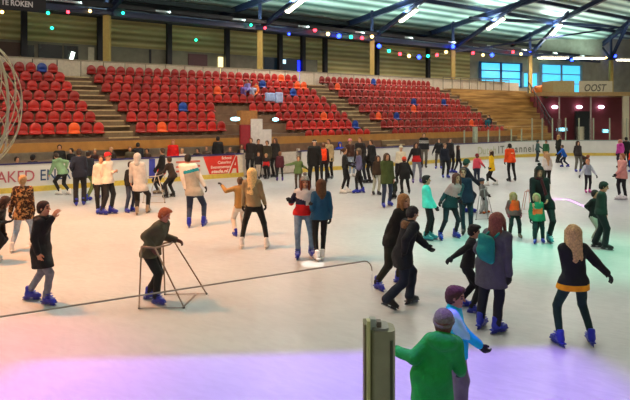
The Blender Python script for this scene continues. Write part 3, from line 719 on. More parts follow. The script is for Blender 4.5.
for s in range(10, 64, 5):          # slim uplighters added on the eaves beam to brighten the roof sheets
    for n_, tl in ((33.0, .55), (34.2, -.45)):
        p = SNp(s, n_, 9.05); t = MB().box((-2.05, -.16, -.08), (2.05, .16, -.05)).box((-2.05, -.18 if tl > 0 else .15, -.08), (2.05, -.15 if tl > 0 else .18, .16)).build('added_uplighter', black, None, loc=p, rot=(0, 0, RZ)); tag(t, 'slim dark trough added along the eaves beam to light the roof', 'lamp', 'added uplighters on the eaves beam')
        a = area('added_trough_fill', p + Vector((0, 0, .02)), 4, .2, UP_W if n_ < 34 else UP_W * .25, (.72, 1, .9)); q = Matrix.Rotation(RZ, 3, 'Z') @ Matrix.Rotation(PI, 3, 'X') @ Matrix.Rotation(-tl, 3, 'X'); a.rotation_euler = q.to_euler()  # added roof fill; the trough's lip hides its glow from the camera
# ---- string of coloured lamps
t = thing('light_string', 'string of coloured party bulbs hung along the column tops', 'light string')
bc = {'y': '#ffd070', 'g': '#18c890', 'r': '#ff3040', 'b': '#2038ff'}
bulbs = [(2, 12, 'y'), (48, 13, 'g'), (68, 12, 'r'), (90, 11, 'y'), (123, 13, 'g'), (251, 25, 'g'), (265, 28, 'r'), (289, 34, 'b'), (315, 30, 'r'), (328, 34, 'y'), (339, 36, 'b'), (351, 37, 'g'), (362, 38, 'r'), (372, 36.5, 'y'), (379, 46, 'b'), (389, 51, 'g'), (400, 54, 'r'), (409, 56, 'y'), (419, 57, 'b'), (428, 56, 'g'), (437, 55, 'r'), (446, 52, 'y'), (453, 46.5, 'b'), (473, 53, 'r'), (483, 55, 'y'), (492, 55, 'b'), (513, 52, 'r'), (521, 54, 'y'), (530, 50.5, 'b'), (572, 60, 'b'), (606, 58, 'y'), (615, 56, 'b')]
pts = []
for x, y, c in bulbs:
    p = at_n(x, 33.0, y); pts.append(p + Vector((0, 0, .12))); MB().ball(p, .085 if x < 300 else .13 if c != 'b' else .16).build('bulb', mat('bulb ' + c, bc[c], .3, emit=9 if c != 'b' else 14), t, True)
MB().tube(pts, .018, 5).build('cable', black, t)
for x, y in ((52, 28), (196, 40)):
    p = at_n(x, 36.5, y); tag(MB().ball(p, .09).build('green_bulb', mat('bulb g', bc['g']), None, True), 'single green lamp glowing below the eaves ' + ('near the no smoking sign' if x < 60 else 'left of the second column'), 'lamp')
# ---- no smoking sign
t = thing('text_sign', 'black sign board reading VERBODEN TE ROKEN under the eaves', 'sign')
a = at_n(-46, 33.0, 12.5); b_ = at_n(46, 33.0, 14); za = a.z - .1
MB().snbox(s_of(a), s_of(b_), 33.0, 33.06, 8.35, 9.15).build('sign_board', mat('sign black', '#17171d', .6), t)
lettering('lettering', 'VERBODEN TE ROKEN', .4, mat('sign white', '#d8d4d4', .6, emit=.0), t, at_n(-38, 32.98) + Vector((0, 0, 8.58)), (CS, SN, 0), (0, 0, 1), (SN, -CS, 0), bold=.012, stretch=(s_of(at_n(36, 33)) - s_of(at_n(-38, 33))) / (.4 * 10.6))
# ---- seating terraces
terr = mat('terrace concrete', '#6e5540', .85, vary=.2, scale=3); woodf = mat('orange wood fascia', '#a0702f', .5, vary=.15, scale=3); stepm = mat('stair edge', '#b39a70', .7, vary=.1)
def row_n(i): return 26.75 + .9 * i - .45 if False else 26.35 + .9 * i
def row_z(i): return 1.93 + .506 * i - .45     # tread height; seat middle sits .45 above
t = thing('grandstand', 'stepped concrete seating terrace behind the rink with an orange wooden front', 'grandstand')
mb = MB()
def right_end(i): return 36.5
for i in range(1, 8): mb.snbox(-4, 40.5 + .85 * i, row_n(i) - .45, 33.6, row_z(i) - .5 if i else 1.0, row_z(i))
mb.snbox(14.2, 40.5, row_n(0) - .4, row_n(1), 1.0, row_z(0)); mb.snbox(-4, 47, 32.6, WN, 4.3, 5.05)
mb.build('terrace', terr, t)
DS0, DS1 = s_of(at_n(240.5, 26)), s_of(at_n(262, 26))
for s0, s1 in ((-4, DS0), (DS1, 40.6)):
    MB().snbox(s0, s1, 25.98, 26.06, 1.48, 1.86).build('fascia_board', woodf, t)
    MB().snbox(s0, s1, 26.06, 26.2, 1.5, 1.62).build('fascia_rail', mat('brown rail', '#6b4a2c', .6), t)
struct(MB().snbox(-14, 36.4, 26.6, 26.7, 0, 1.6).build('wall_under_stand', mat('under stand', '#9a8a74', .8)))
# stairs: lighter steps between the seat blocks
def lean(i): return .145 * (7 - i) - .22
stairs = [(6.95, 8.35, 1, 'left'), (22.55, 24.0, 0, 'middle'), (35.1, 36.4, 0, 'right')]
for a, b_, i0, nm in stairs:
    mb = MB(); mb.cur = 0
    for i in range(i0, 8):
        for hh in (0, 1):
            z = row_z(i) - .253 + .253 * hh; n0 = row_n(i) - .45 - .45 + .45 * hh
            e_ = lean(i) + .05; mb.cur = 0; mb.snbox(a + e_, b_ + e_, n0, n0 + .5, z - .26, z + .004); mb.cur = 1; mb.snbox(a + e_, b_ + e_, n0 - .012, n0 + .07, z - .05, z + .012)
    mb.build('staircase', [mat('stair tread', '#6e5c42', .8), stepm], t)
# seats
d = SDF(); d.ell((0, .13, .23), (.25, .055, .28), k=.08); d.ell((0, -.05, .02), (.24, .2, .06), k=.08); d.ell((0, -.05, .15), (.18, .17, .10), k=.05, sub=True)
def seat_mesh(key, col, vy=.1):
    return sdf_mesh('stadium_seat', d2, .026, [mat('seat ' + key, col, .34, vary=vy, scale=3), mat('seat bracket', '#5d4c3a', .6)], lambda c: (c[:, 2] < -.01).astype(int))
d2 = d; d2.box((0, .05, -.08), (.035, .05, .105), None, .01, .01); d2.box((0, .05, -.165), (.12, .07, .025), None, .01, .01)
for key in ('red', 'darkred'): pass
SM = {'red': seat_mesh('red', '#ae1d12'), 'darkred': seat_mesh('darkred', '#9c2a22'), 'blue': seat_mesh('blue', '#0f3a8c'), 'orange': seat_mesh('orange', '#e2581c')}
def px(p): return (315 + F * p.x / p.y, HY - F * (p.z - HC) / p.y)
for key in ('seat red', 'seat darkred'):
    nt = MATS[key].node_tree; oi_ = nt.nodes.new('ShaderNodeObjectInfo'); mr_ = nt.nodes.new('ShaderNodeMapRange'); mr_.inputs['To Min'].default_value = .62; mr_.inputs['To Max'].default_value = 1.08
    hs_ = nt.nodes.new('ShaderNodeHueSaturation'); bs_ = nt.nodes['Principled BSDF']; src = bs_.inputs['Base Color'].links[0].from_socket
    nt.links.new(oi_.outputs['Random'], mr_.inputs['Value']); nt.links.new(mr_.outputs['Result'], hs_.inputs['Value']); nt.links.new(src, hs_.inputs['Color']); nt.links.new(hs_.outputs['Color'], bs_.inputs['Base Color'])
special = [(39, 69, 'blue', 'in the top row of the left block'), (73, 127, 'orange', 'in the bottom row of the left block'), (187, 107, 'blue', 'low in the left of the middle block'), (160, 126, 'orange', 'in the bottom row of the middle block'),
           (263, 85, 'blue', 'under the column above the middle block'), (279, 80, 'orange', 'in the top row right of the middle column'), (295, 86, 'orange', 'above a dark blue seat near the second stairway'), (304, 87, 'orange', 'high up at the edge of the second stairway'),
           (295, 95, 'blue', 'below an orange seat near the second stairway'), (218, 91, 'orange', 'high in the middle block, left of the column'), (336, 89, 'orange', 'high at the left end of the right block'), (374, 84, 'blue', 'in the top row under the middle column'),
           (378, 116, 'orange', 'low in the right block beside a blue one'), (397, 117, 'blue', 'low in the middle of the right block'), (367, 125, 'blue', 'at the bottom left of the right block'), (416, 104, 'blue', 'halfway up the right block, left one of two'), (443, 104, 'blue', 'halfway up the right block, right one of two'),
           (415, 113, 'orange', 'just below the left one of two blue seats'), (322, 117, 'orange', 'just across the second stairway'), (472, 121, 'orange', 'low at the right end of the right block')]
slots = []
for blk, a, b_, rows in (('left', 3.0, 6.8, range(1, 8)), ('middle', 8.65, 22.4, range(0, 8)), ('right', 24.2, 35.0, range(0, 8))):
    for i in rows:
        n_ = int((b_ - a) / .53)
        for j in range(n_ + 1):
            s = a + j * .53 + (0 if blk != 'right' else .0)
            if i == 0 and s < 17.2: continue
            if i in (1, 2) and 13.0 < s < 17.0: continue
            if i in (3,) and 13.6 < s < 15.6: continue
            slots.append((blk, i, SNp(s + lean(i), row_n(i) - .02, row_z(i) + .19)))
used = {}
for x, y, c, w in special:
    k = min(range(len(slots)), key=lambda q: 9e9 if q in used else math.hypot(px(slots[q][2])[0] - x, (px(slots[q][2] + Vector((0, 0, .15)))[1] - y) * 1.3)); used[k] = (c, w)
red = sorted([k for k in range(len(slots)) if k not in used], key=lambda k: slots[k][2].y)
single = set(red[:300]); rest = red[300:]
print('SEATS', len(slots), 'rest', len(rest))
for k, (blk, i, p) in enumerate(slots):
    if k in used:
        c, w = used[k]; o = link('stadium_seat', SM[c], None, p, (0, 0, RZ)); tag(o, c + ' seat among red ones ' + w, 'seat')
    elif k in single:
        o = link('stadium_seat', SM['red' if blk != 'right' else 'darkred'], None, p, (0, 0, RZ))
        tag(o, {'left': 'red plastic bucket seat in the left seat block, left of the first stairway', 'middle': 'red plastic bucket seat in the middle block between the two long stairways', 'right': 'red plastic bucket seat in the right block beyond the second stairway'}[blk], 'seat', 'red seats of the ' + blk + ' block')
me = SM['darkred']; V = np.array([list(v.co) for v in me.vertices]); Pg = [list(q.vertices) for q in me.polygons]; mi = [q.material_index for q in me.polygons]
Rm = np.array(Matrix.Rotation(RZ, 3, 'Z')); AV = []; AF = []; AI = []
for k in rest:
    o_ = len(AV); AV += (V @ Rm.T + A3(slots[k][2])).tolist(); AF += [[a + o_ for a in q] for q in Pg]; AI += mi
if rest: o = mesh_obj('stadium_seats', AV, AF, list(me.materials), None, True, AI); tag(o, 'farthest red seats at the right of the right seat block', 'seats', None, 'stuff')
# doorway under the middle block
t = thing('entrance_booth', 'dark red doorway with a wooden box above, cut into the stand front', 'doorway')
MB().snbox(s_of(at_n(240, 25.95)), s_of(at_n(257, 25.95)), 25.9, 26.3, 2.52, 3.22).build('wooden_box', mat('booth wood', '#9c6a34', .5, vary=.2), t)
MB().snbox(s_of(at_n(241, 25.8)), s_of(at_n(251, 25.8)), 25.85, 25.97, 0, 2.5).build('red_door', mat('door red', '#8a1a24', .5), t)
p0, p1, p2 = s_of(at_n(251.5, 25.8)), s_of(at_n(263, 25.8)), s_of(at_n(272, 25.8))
MB().snbox(p0, p1, 25.85, 25.97, 0, 2.8).snbox(p1, p2, 25.85, 25.97, 0, 2.25).build('white_panel', mat('booth white', '#cfcac4', .6), t)
cy = mat('sign light', '#9fe8ff', .4, emit=3.0)
for x, y, lb, n_ in ((235.5, 119, 'glowing pale blue oval exit light left of the wooden box over the red doorway', 26.0), (275.5, 119.5, 'small glowing pale blue exit light right of the white stepped panel', 26.0)):
    p = at_n(x, n_, y); t = thing('exit_light', lb, 'light', p, RZ); MB().ball((0, 0, 0), (.3 if x < 250 else .2, .06, .1)).build('glass', cy, t, True); MB().box((-.1, 0, -.04), (.1, .35, .04)).build('bracket', black, t)
# person-high things left in the seats
for x, y, w_, h_, c, lb in ((270, 97, .62, .5, '#a9bfe6', 'pale blue folded jacket hanging over a red seat, left one of two'), (279, 97.5, .5, .62, '#b8c8ea', 'pale blue folded jacket hanging over a red seat, right one of two')):
    p = at_n(x, 29.35, y); b = SDF(); b.box((0, 0, 0), (w_ / 2, .09, h_ / 2), None, .02, .05)
    o = link('folded_jacket', sdf_mesh('folded_jacket', b, .04, [cloth(c)], None, .02, 8), None, p, (0, 0, RZ)); tag(o, lb, 'jacket')
# wooden bench block on the right
wood = bpy.data.materials.new('bench wood'); wood.use_nodes = True; N_ = wood.node_tree.nodes; L_ = wood.node_tree.links
tc = N_.new('ShaderNodeTexCoord'); m0 = N_.new('ShaderNodeMapping'); m0.inputs['Rotation'].default_value = (0, 0, -RZ); mp = N_.new('ShaderNodeMapping'); mp.inputs['Scale'].default_value = (.18, .8, 2.2); L_.new(tc.outputs['Object'], m0.inputs['Vector']); nz = N_.new('ShaderNodeTexNoise'); nz.inputs['Scale'].default_value = 2.2; nz.inputs['Detail'].default_value = 6
rp_ = N_.new('ShaderNodeValToRGB'); rp_.color_ramp.elements[0].position = .35; rp_.color_ramp.elements[0].color = (*lin('#7d5a26'), 1); rp_.color_ramp.elements[1].position = .7; rp_.color_ramp.elements[1].color = (*lin('#c39a58'), 1)
L_.new(m0.outputs[0], mp.inputs['Vector']); L_.new(mp.outputs[0], nz.inputs['Vector']); L_.new(nz.outputs['Fac'], rp_.inputs['Fac']); L_.new(rp_.outputs[0], N_['Principled BSDF'].inputs['Base Color'])
t = thing('wooden_terrace', 'block of bare wooden terrace steps right of the red seats', 'terrace')
for i in range(0, 8):
    MB().snbox(36.65, 40.9 + .87 * i, row_n(i) - .5, row_n(i) + .42, row_z(i) - .42, row_z(i) + .12).build('wooden_step', wood, t)
MB().snbox(36.6, 47.2, 33.2, 33.35, 5.1, 5.95).build('top_panel', whm, t)
ra = [SNp(41.2 + .87 * i, row_n(i) - .4, row_z(i) + 1.0) for i in range(8)]
rl = thing('stair_railing', 'dark sloping handrail at the right end of the wooden terrace', 'railing'); MB().tube(ra, .05, 6).build('handrail', black, rl)
for i in range(0, 8): MB().tube([ra[i], ra[i] - Vector((0, 0, 1.0))], .03, 6).build('baluster', black, rl)
MB().tube([r_ - Vector((0, 0, .5)) for r_ in ra], .03, 6).build('mid_rail', black, rl)
# railings at the front of the stand (thin, right part)
rl = thing('stand_railing', 'thin grey railing along the top deck right of the fourth column', 'railing')
for s in np.arange(36.5, 46, 1.1): MB().tube([SNp(s, 32.9, 5.0), SNp(s, 32.9, 6.1)], .03, 6).build('baluster', grey, rl)
MB().tube([SNp(36.5, 32.9, 6.1), SNp(45.4, 32.9, 6.1)], .035, 6).build('handrail', grey, rl)
# ---- windows in the end wall
cyan = bpy.data.materials.new('daylight glass'); cyan.use_nodes = True; nb = cyan.node_tree.nodes['Principled BSDF']; nb.inputs['Base Color'].default_value = (*lin('#5cc8e8'), 1); nb.inputs['Roughness'].default_value = .2
nb.inputs['Emission Color'].default_value = (*lin('#48c4f4'), 1); nb.inputs['Emission Strength'].default_value = 1.15
wf = mat('window frame blue', '#134a86', .5)
def endwin(k, x0, x1, yt, yb, cols, rows, frame=True):
    def on(x, off):   # ray x against the end wall plane
        u = (x - 315) / F; Y = (PE.y - .41 * PE.x - off) / (1 - .41 * u); return Vector((u * Y, Y, 0))
    A = on(x0, .12); B_ = on(x1, .12); zt = HC + (114 - yt) * (A.y + B_.y) / 2 / F; zb = HC + (114 - yb) * (A.y + B_.y) / 2 / F
    w = (B_ - A).length; ang = math.atan2(B_.y - A.y, B_.x - A.x)
    r = bpy.data.objects.new('window_%d' % k, None); COL.objects.link(r); r.location = (A.x, A.y, zb); r.rotation_euler = (0, 0, ang); r['kind'] = 'structure'
    H_ = zt - zb; MB().box((0, 0, 0), (w, .05, H_)).build('pane', cyan, r); m_ = MB()
    for i in range(cols + 1): ww = .16 if i in (0, cols) else .13; m_.box((w * i / cols - ww, -.05, -.08), (w * i / cols + ww, 0, H_ + .08))
    for j in range(rows + 1): m_.box((0, -.05, H_ * j / rows - .05), (w, 0, H_ * j / rows + .05))
    m_.build('window_frame', wf if frame else mat('pale frame', '#7fb0c8', .5), r)
endwin(7, 480, 521, 63, 86.5, 2, 3); endwin(8, 522.5, 538, 73, 87, 2, 1, False); endwin(9, 541, 581, 65, 93, 2, 3, False)
# ---- red building with the OOST board
bY = 50.0
def fx(x, Y=bY): return (x - 315) / F * Y
def fz(y, Y=bY): return HC + (114 - y) * Y / F
wine = mat('wine red wall', '#8c4048', .6, vary=.15, scale=.6); beige = mat('beige board', '#cfc6a8', .6, vary=.06)
t = thing('entrance_building', 'wine red entrance building with an open hall under a pale timber edge at the right', 'building')
X0_, X1_ = fx(541), fx(660)
MB().box((X0_, bY + 4, 0), (X1_ + 3, bY + 4.2, fz(94))).build('rear_wall', wine, t)
MB().box((X0_ - .1, bY, 0), (X0_ + .12, bY + 4, fz(96))).build('side_wall', wine, t)
MB().box((X0_ - .1, bY - .3, fz(96)), (X1_, bY + 4.2, fz(92.2))).build('timber_edge', mat('timber edge', '#a98a55', .6, vary=.15), t)
MB().box((fx(622), bY - .2, 0), (fx(628), bY, fz(96))).build('corner_pillar', beige, t)
for x in (559.5, 591): MB().box((fx(x) - .05, bY, 0), (fx(x) + .05, bY + .1, fz(96))).build('mullion', mat('pale mullion', '#b9a9a0', .5), t)
MB().box((fx(592), bY + 3.2, 0), (fx(608), bY + 3.4, fz(111))).build('dark_doorway', mat('dark doorway', '#222e30', .4), t)
MB().box((fx(543), bY + 2.5, fz(118)), (fx(548.5), bY + 2.6, fz(110))).build('red_panel', mat('bright red panel', '#b01c22', .5), t)
MB().box((fx(584), bY + 1.0, 0), (fx(589), bY + 1.2, fz(127))).build('white_post', beige, t)
for x, lb in ((555.5, 'leftmost'), (580, 'middle'), (602, 'rightmost')):
    w = thing('wall_lamp', lb + ' of the three pinkish lamps glowing in the red entrance hall', 'lamp', (fx(x, bY + 3.6), bY + 3.85, fz(107, bY + 3.8)), 0)
    MB().ball((0, -.1, 0), (.3, .16, .16)).build('glass', mat('pink lamp', '#f8e0ff', .4, emit=5), w, True); MB().box((-.12, 0, -.05), (.12, .15, .05)).build('bracket', lampb, w)
for x, y, w_, lb in ((562, 129.5, .34, 'cyan glowing screen low in the red entrance hall'), (605.5, 131, .22, 'small bluish glowing screen in the dark doorway under the rightmost hall lamp')):
    w = thing('screen', lb, 'screen', (fx(x, bY + 2.8), bY + 2.8, fz(y, bY + 2.8)), 0); MB().box((-w_ - .05, 0, -.2), (w_ + .05, .1, .2)).build('bezel', black, w); MB().box((-w_, -.02, -.15), (w_, 0, .15)).build('display', mat('cyan screen', '#8fe4ff', .4, emit=2.2), w)
t = thing('place_sign', 'beige board reading OOST on the roof of the red building', 'sign'); Ys = bY - .2
MB().box((fx(579.5, Ys), Ys, fz(94, Ys)), (fx(612.5, Ys), Ys + .12, fz(81, Ys))).build('sign_board', beige, t)
lettering('lettering', 'OOST', .86, mat('sign ink', '#5a564a', .6), t, (fx(583.5, Ys), Ys - .02, fz(91.2, Ys)), (1, 0, 0), (0, 0, 1), (0, -1, 0), .004, .80, .012, .25)
t = MB().box((fx(554), bY + .2, fz(92.5)), (fx(575.5), bY + 2.6, fz(80.5))).build('roof_box', mat('olive box', '#a99a6c', .7, vary=.1)); tag(t, 'plain khaki box on the roof of the red building left of the OOST board', 'box')
# orange/green bundle beside it
t = thing('bundle', 'crumpled orange and green bundle on the roof left of the khaki box', 'bundle', (fx(541, 53), 53, fz(91, 53)))
b = SDF(); b.ell((0, 0, .1), (.75, .4, .45)); b.ell((-.5, 0, -.1), (.5, .35, .3)); link('orange_sheet', sdf_mesh('orange_sheet', b, .07, [cloth('#c0784c')], None, .06, 4), t); b = SDF(); b.ell((.55, -.1, -.25), (.45, .35, .4)); link('green_sack', sdf_mesh('green_sack', b, .07, [cloth('#6f8a5c')], None, .05, 4), t)
# ---- rink barrier
t = thing('rink_barrier', 'white rink barrier with adverts, yellow kick strip and blue top rail', 'barrier')
def band(name, sa, sb, o0, o1, z0, z1, m, step=.6, par=None, arr=None):
    mb = MB(); n = max(1, int(abs(sb - sa) / step)) if sb > S0 else 1
    ss = list(np.linspace(sa, sb, n + 1)); V = []
    for s in ss:
        for off, z in ((o0, z0), (o1, z0), (o1, z1), (o0, z1)): V.append(board_pt(s, off, z)[0])
    Fc = []
    for i in range(n):
        a = i * 4
        for j in range(4): Fc.append((a + j, a + (j + 1) % 4, a + 4 + (j + 1) % 4, a + 4 + j))
    Fc += [(3, 2, 1, 0), (n * 4, n * 4 + 1, n * 4 + 2, n * 4 + 3)]
    mb.add(V, Fc); return mb.build(name, m, par or t)
whiteb = mat('barrier white', '#d2cfc8', .35, vary=.05, scale=1.5); yel = mat('kick yellow', '#ccb048', .4, vary=.12); blue = mat('top rail blue', '#29245c', .4)
redad = mat('advert red', '#d4301f', .4, vary=.06)
Sg0, Sg1 = s_of(at_n(243.5, BN)), s_of(at_n(298, BN))     # the open gate with dark goings-on behind
SL0 = s_of(at_n(-60, BN)); SEND = S0 + RC * PI / 2 + 26
for k, (a, b_) in enumerate(((SL0, Sg0), (Sg1, S0), (S0, SEND))):
    band('board_panel', a, b_, 0, .12, .2, 1.09, whiteb); band('kick_strip', a, b_, -.02, .12, 0, .21, yel)
    band('top_rail', a, b_, -.03, .15, 1.09, 1.145, blue if k < 2 else mat('top rail grey', '#8d9a92', .4))
gm = mat('gate dark', '#3a2a2c', .5)
band('gate_panel', Sg0, Sg0 + 1.6, 0, .1, .05, 1.15, mat('gate pale', '#b9b0a4', .5)); band('gate_panel', Sg0 + 1.7, Sg0 + 3.3, 0.0, .1, .05, 1.1, mat('gate pale', '#b9b0a4', .5))
band('gate_panel', Sg0 + 3.4, Sg1 - .1, 0.0, .1, .05, 1.1, gm)
sI = [s_of(at_n(x, BN)) for x in (204, 241)]
# red advert: slanted left edge
def slab(name, pts, m, off, par=t):   # pts (s,z) on the straight barrier
    V = [SNp(s, BN - off, z) for s, z in pts] + [SNp(s, BN - off + .012, z) for s, z in pts]; n = len(pts)
    return mesh_obj(name, V, [tuple(range(n - 1, -1, -1)), tuple(range(n, 2 * n))] + [(i, (i + 1) % n, n + (i + 1) % n, n + i) for i in range(n)], m, par)
def sx(x): return s_of(at_n(x, BN))
ad = slab('advert_panel', [(sx(209.5), .22), (sx(227.5), .22), (sx(235.5), 1.07), (sx(203), 1.07)], redad, .012)
adA = slab('advert_panel', [(sx(228), .22), (sx(242.5), .22), (sx(242.5), 1.07), (sx(236.5), 1.07)], mat('advert cream', '#e8dcc8', .4), .012)
cw = mat('advert letter', '#f4dcc8', .5)
def blet(txt, x, z, size, m, par, st=1.0, bold=0.0, shear=0): return lettering('lettering', txt, size, m, par, SNp(sx(x), BN - .02, z), (CS, SN, 0), (0, 0, 1), (SN, -CS, 0), .002, st, bold, shear)
blet('School', 221.5, .9, .19, cw, ad, 1.0, .004); blet('Catering', 217.5, .69, .19, cw, ad, 1.05, .004); blet('Evenementen', 210.5, .48, .19, cw, ad, 1.0, .004); blet('stede.nl', 211, .27, .22, cw, ad, 1.25, .008, .2)
blet('A', 229.5, .24, 1.1, redad, adA, .62, .03, .3)
rt = mat('advert pink', '#cf6a58', .5)
for z in (.82, .6, .4): slab('advert_line', [(sx(176), z), (sx(200), z), (sx(200), z + .09), (sx(176), z + .09)], rt, .01)
slab('advert_panel', [(sx(149), .22), (sx(155), .22), (sx(155), 1.07), (sx(149), 1.07)], mat('advert blue', '#3a3f9c', .4), .012)
blet('e', 156.5, .35, .9, redad, t, 1.0, .03)
maroon = mat('letter maroon', '#a8505a', .5); nvl = mat('letter navy', '#2e4468', .5)
blet('NAKED', -16, .42, .62, maroon, t, (sx(35) - sx(-16)) / (.62 * 3.35), .004); blet('ENERGY', 39.5, .42, .62, nvl, t, (sx(57) - sx(39.5)) / (.62 * 1.32), .004)
blet('Dutch', 471 if False else 470.5, .42, .62, mat('letter pale', '#b9bda6', .5), t, 1.0) if False else None
def curved_text(txt, s, z, size, m, adv):
    for ch, w in zip(txt, adv):
        if ch != ' ':
            p, nrm = board_pt(s + w / 2, -.02, z); al = Vector((nrm.y, -nrm.x, 0)); lettering('lettering', ch, size, m, t, p - al * w / 2, al, (0, 0, 1), -nrm, .002, 1.0, .012)
        s += w
gl_ = mat('letter pale', '#b5b898', .5); gk = mat('letter dark', '#6c6e60', .5)
sd = s_of(at_n(473.5, BN)) 
def s_at_px(x):
    return min(np.linspace(20, S0 + 19, 800), key=lambda s: abs(px(board_pt(s)[0])[0] - x))
curved_text('Dutch', s_at_px(477), .36, .72, gl_, [.52, .42, .28, .4, .42]); curved_text('IT', s_at_px(497.5), .36, .72, gk, [.26, .5]); curved_text('Channel', s_at_px(506), .36, .72, gk, [.5, .42, .42, .43, .43, .42, .25])
band('barrier_cap', Sg0 - .1, Sg0, 0, .15, 0, 1.3, mat('pale post', '#cbbfae', .5)); band('barrier_cap', Sg1, Sg1 + .12, 0, .15, 0, 1.25, mat('pale post', '#cbbfae', .5))
# glass screens over the barrier at the right
glass = bpy.data.materials.new('clear glass'); glass.use_nodes = True; nb = glass.node_tree.nodes['Principled BSDF']; nb.inputs['Base Color'].default_value = (.93, .98, .95, 1); nb.inputs['Roughness'].default_value = .02
nb.inputs['Transmission Weight'].default_value = 1.0; nb.inputs['IOR'].default_value = 1.02; nb.inputs['Alpha'].default_value = .35
t2 = thing('glass_screen', 'low clear glass screen with pale posts on the barrier in front of the red seats', 'glass screen')
t3 = thing('glass_screen', 'tall clear glass screen with pale posts around the rink corner at the right', 'glass screen')
pm = mat('pale green post', '#98a088', .5)
xs = [465, 476, 489, 500.5, 512, 522.5]
xs3 = [533, 543, 553, 566, 579.5, 594, 610, 627, 645]
def spost(x, z1, par, w=.035):
    p, nr = board_pt(s_at_px(x), .07, 0); a = math.atan2(nr.y, nr.x); MB().box((-w, -w, 1.15), (w, w, z1)).build('glass_post', pm, par, loc=(p.x, p.y, 0), rot=(0, 0, a))
for i, x in enumerate(xs): spost(x, 2.0 if i != 1 else 2.2, t2, .035 if i != 1 else .12)
for x in xs3: spost(x, 2.75, t3)
for a, b_, z1, par in ((430, 533, 1.98, t2), (533, 670, 2.7, t3)):
    sa, sb = s_at_px(a), s_at_px(min(b_, 640)) + (3 if b_ > 640 else 0); q = int((sb - sa) / 1.5) + 1
    for i in range(q):
        s0_ = sa + (sb - sa) * i / q; s1_ = sa + (sb - sa) * (i + 1) / q; band('glass_panel', s0_, s1_ - .02, .065, .075, 1.17, z1, glass, .7, par)
# bench behind the boards for seated people
o = thing('spectator_bench', 'long wooden bench behind the barrier where people sit', 'bench'); MB().snbox(-3, 13.5, 25.45, 25.8, .4, .46).build('seat_plank', wood, o)
for s in np.arange(-2.5, 13.5, 2.2): MB().snbox(s, s + .08, 25.5, 25.75, 0, .4).build('leg', black, o)
# ---- foreground barrier with its glass pane and rounded post
pp = Vector(((378.5 - 315) / F * 1.9, 1.9, 0))
t = thing('foreground_barrier', 'grey green padded barrier post with its frameless glass pane in the foreground', 'barrier', pp)
gp = mat('post grey green', '#8e9074', .45, vary=.08, scale=20, bump=.15, bscale=60); gy = mat('post edge yellow', '#c6c98c', .4, vary=.08); gd = mat('post groove', '#3b4636', .5)
ztop = HC - (325 - 114) * 1.9 / F; W_ = F / 1.9
def rr(x0, x1, y0, y1, r, n=5):
    o_ = []
    for cx_, cy_, a0 in ((x1 - r, y0 + r, -PI / 2), (x1 - r, y1 - r, 0), (x0 + r, y1 - r, PI / 2), (x0 + r, y0 + r, PI)):
        for i in range(n + 1): a = a0 + PI / 2 * i / n; o_.append((cx_ + r * math.cos(a), cy_ + r * math.sin(a)))
    return o_
U_ = lambda p_: p_ / W_
mb = MB(); mb.poly(rr(U_(-8.5), U_(16.5), -.03, .06, .026), 0, ztop - .012); mb.build('post', gp, t, False)
MB().poly(rr(U_(-7), U_(10), -.024, .054, .02), ztop - .012, ztop - .004).build('post_top', mat('post top', '#8d9188', .4), t)
MB().poly(rr(U_(10.5), U_(13.2), -.0335, -.02, .002, 2), 0, ztop - .04).build('groove', gd, t)
MB().poly(rr(U_(-14.5), U_(-9), -.012, .05, .004, 2), 0, ztop + .004).build('edge_channel', mat('channel olive', '#6b6a3c', .5), t)
MB().poly(rr(U_(-12.4), U_(-8.8), -.03, .0, .003, 2), 0, ztop + .022).build('yellow_strip', gy, t)
MB().box((U_(-8.6), -.01, ztop - .02), (U_(-3), .02, ztop + .022)).build('clamp', mat('clamp pale', '#a9b8b0', .3), t); MB().box((U_(-2), -.012, ztop - .01), (U_(2.5), .016, ztop + .014)).build('bolt', mat('bolt brown', '#5e5648', .5), t)
# glass pane: rounded corner, top edge runs down left towards the camera
zt = HC - (260 - 114) * 1.9 / F
A_ = Vector((U_(-6.5), .0, 0)); Yl = (HC - zt) * F / (326 - 114); Bw = Vector(((-60 - 315) / F * Yl, Yl, 0)) - pp; B_ = Vector((Bw.x, Bw.y, 0))
dr = (B_ - A_); Lg = dr.length; dr.normalize(); nrm = Vector((-dr.y, dr.x, 0))
prof = [(0, .9), (0, zt - .035)] + [(.03 - .03 * math.cos(a), zt - .035 + .035 * math.sin(a)) for a in (.4, .8, 1.2, PI / 2)] + [(Lg, zt), (Lg, .9)]
def pane(th, name, m, inset=0):
    V = []; n = len(prof)
    for k_ in (-th / 2, th / 2): V += [A_ + dr * a + nrm * k_ + Vector((0, 0, z)) for a, z in prof]
    return mesh_obj(name, V, [tuple(range(n)), tuple(range(2 * n - 1, n - 1, -1))] + [(i, n + i, n + (i + 1) % n, (i + 1) % n) for i in range(n)], m, t)
clear = bpy.data.materials.new('pane glass'); clear.use_nodes = True; nb = clear.node_tree.nodes['Principled BSDF']; nb.inputs['Base Color'].default_value = (.97, .99, .98, 1); nb.inputs['Roughness'].default_value = .01
nb.inputs['Transmission Weight'].default_value = 1.0; nb.inputs['IOR'].default_value = 1.01; nb.inputs['Alpha'].default_value = .12; nb.inputs['Specular IOR Level'].default_value = .2
pane(.008, 'glass_pane', clear)
ed = [A_ + dr * a + Vector((0, 0, z)) for a, z in prof[1:-1]]
MB().tube(ed, .0022, 6).build('polished_edge', mat('glass edge', '#a39a8c', .3), t)
MB().box((B_.x - .2, B_.y - .1, 0), (U_(-14), -.02, 0.9)).build('lower_panel', whiteb, t) if False else None
nl = 1.1; V = []
for k_ in (-.04, .04):
    for a, z in ((.02, 0), (Lg, 0), (Lg, 1.0), (.02, 1.0)): V.append(A_ + dr * a + nrm * k_ + Vector((0, 0, z)))
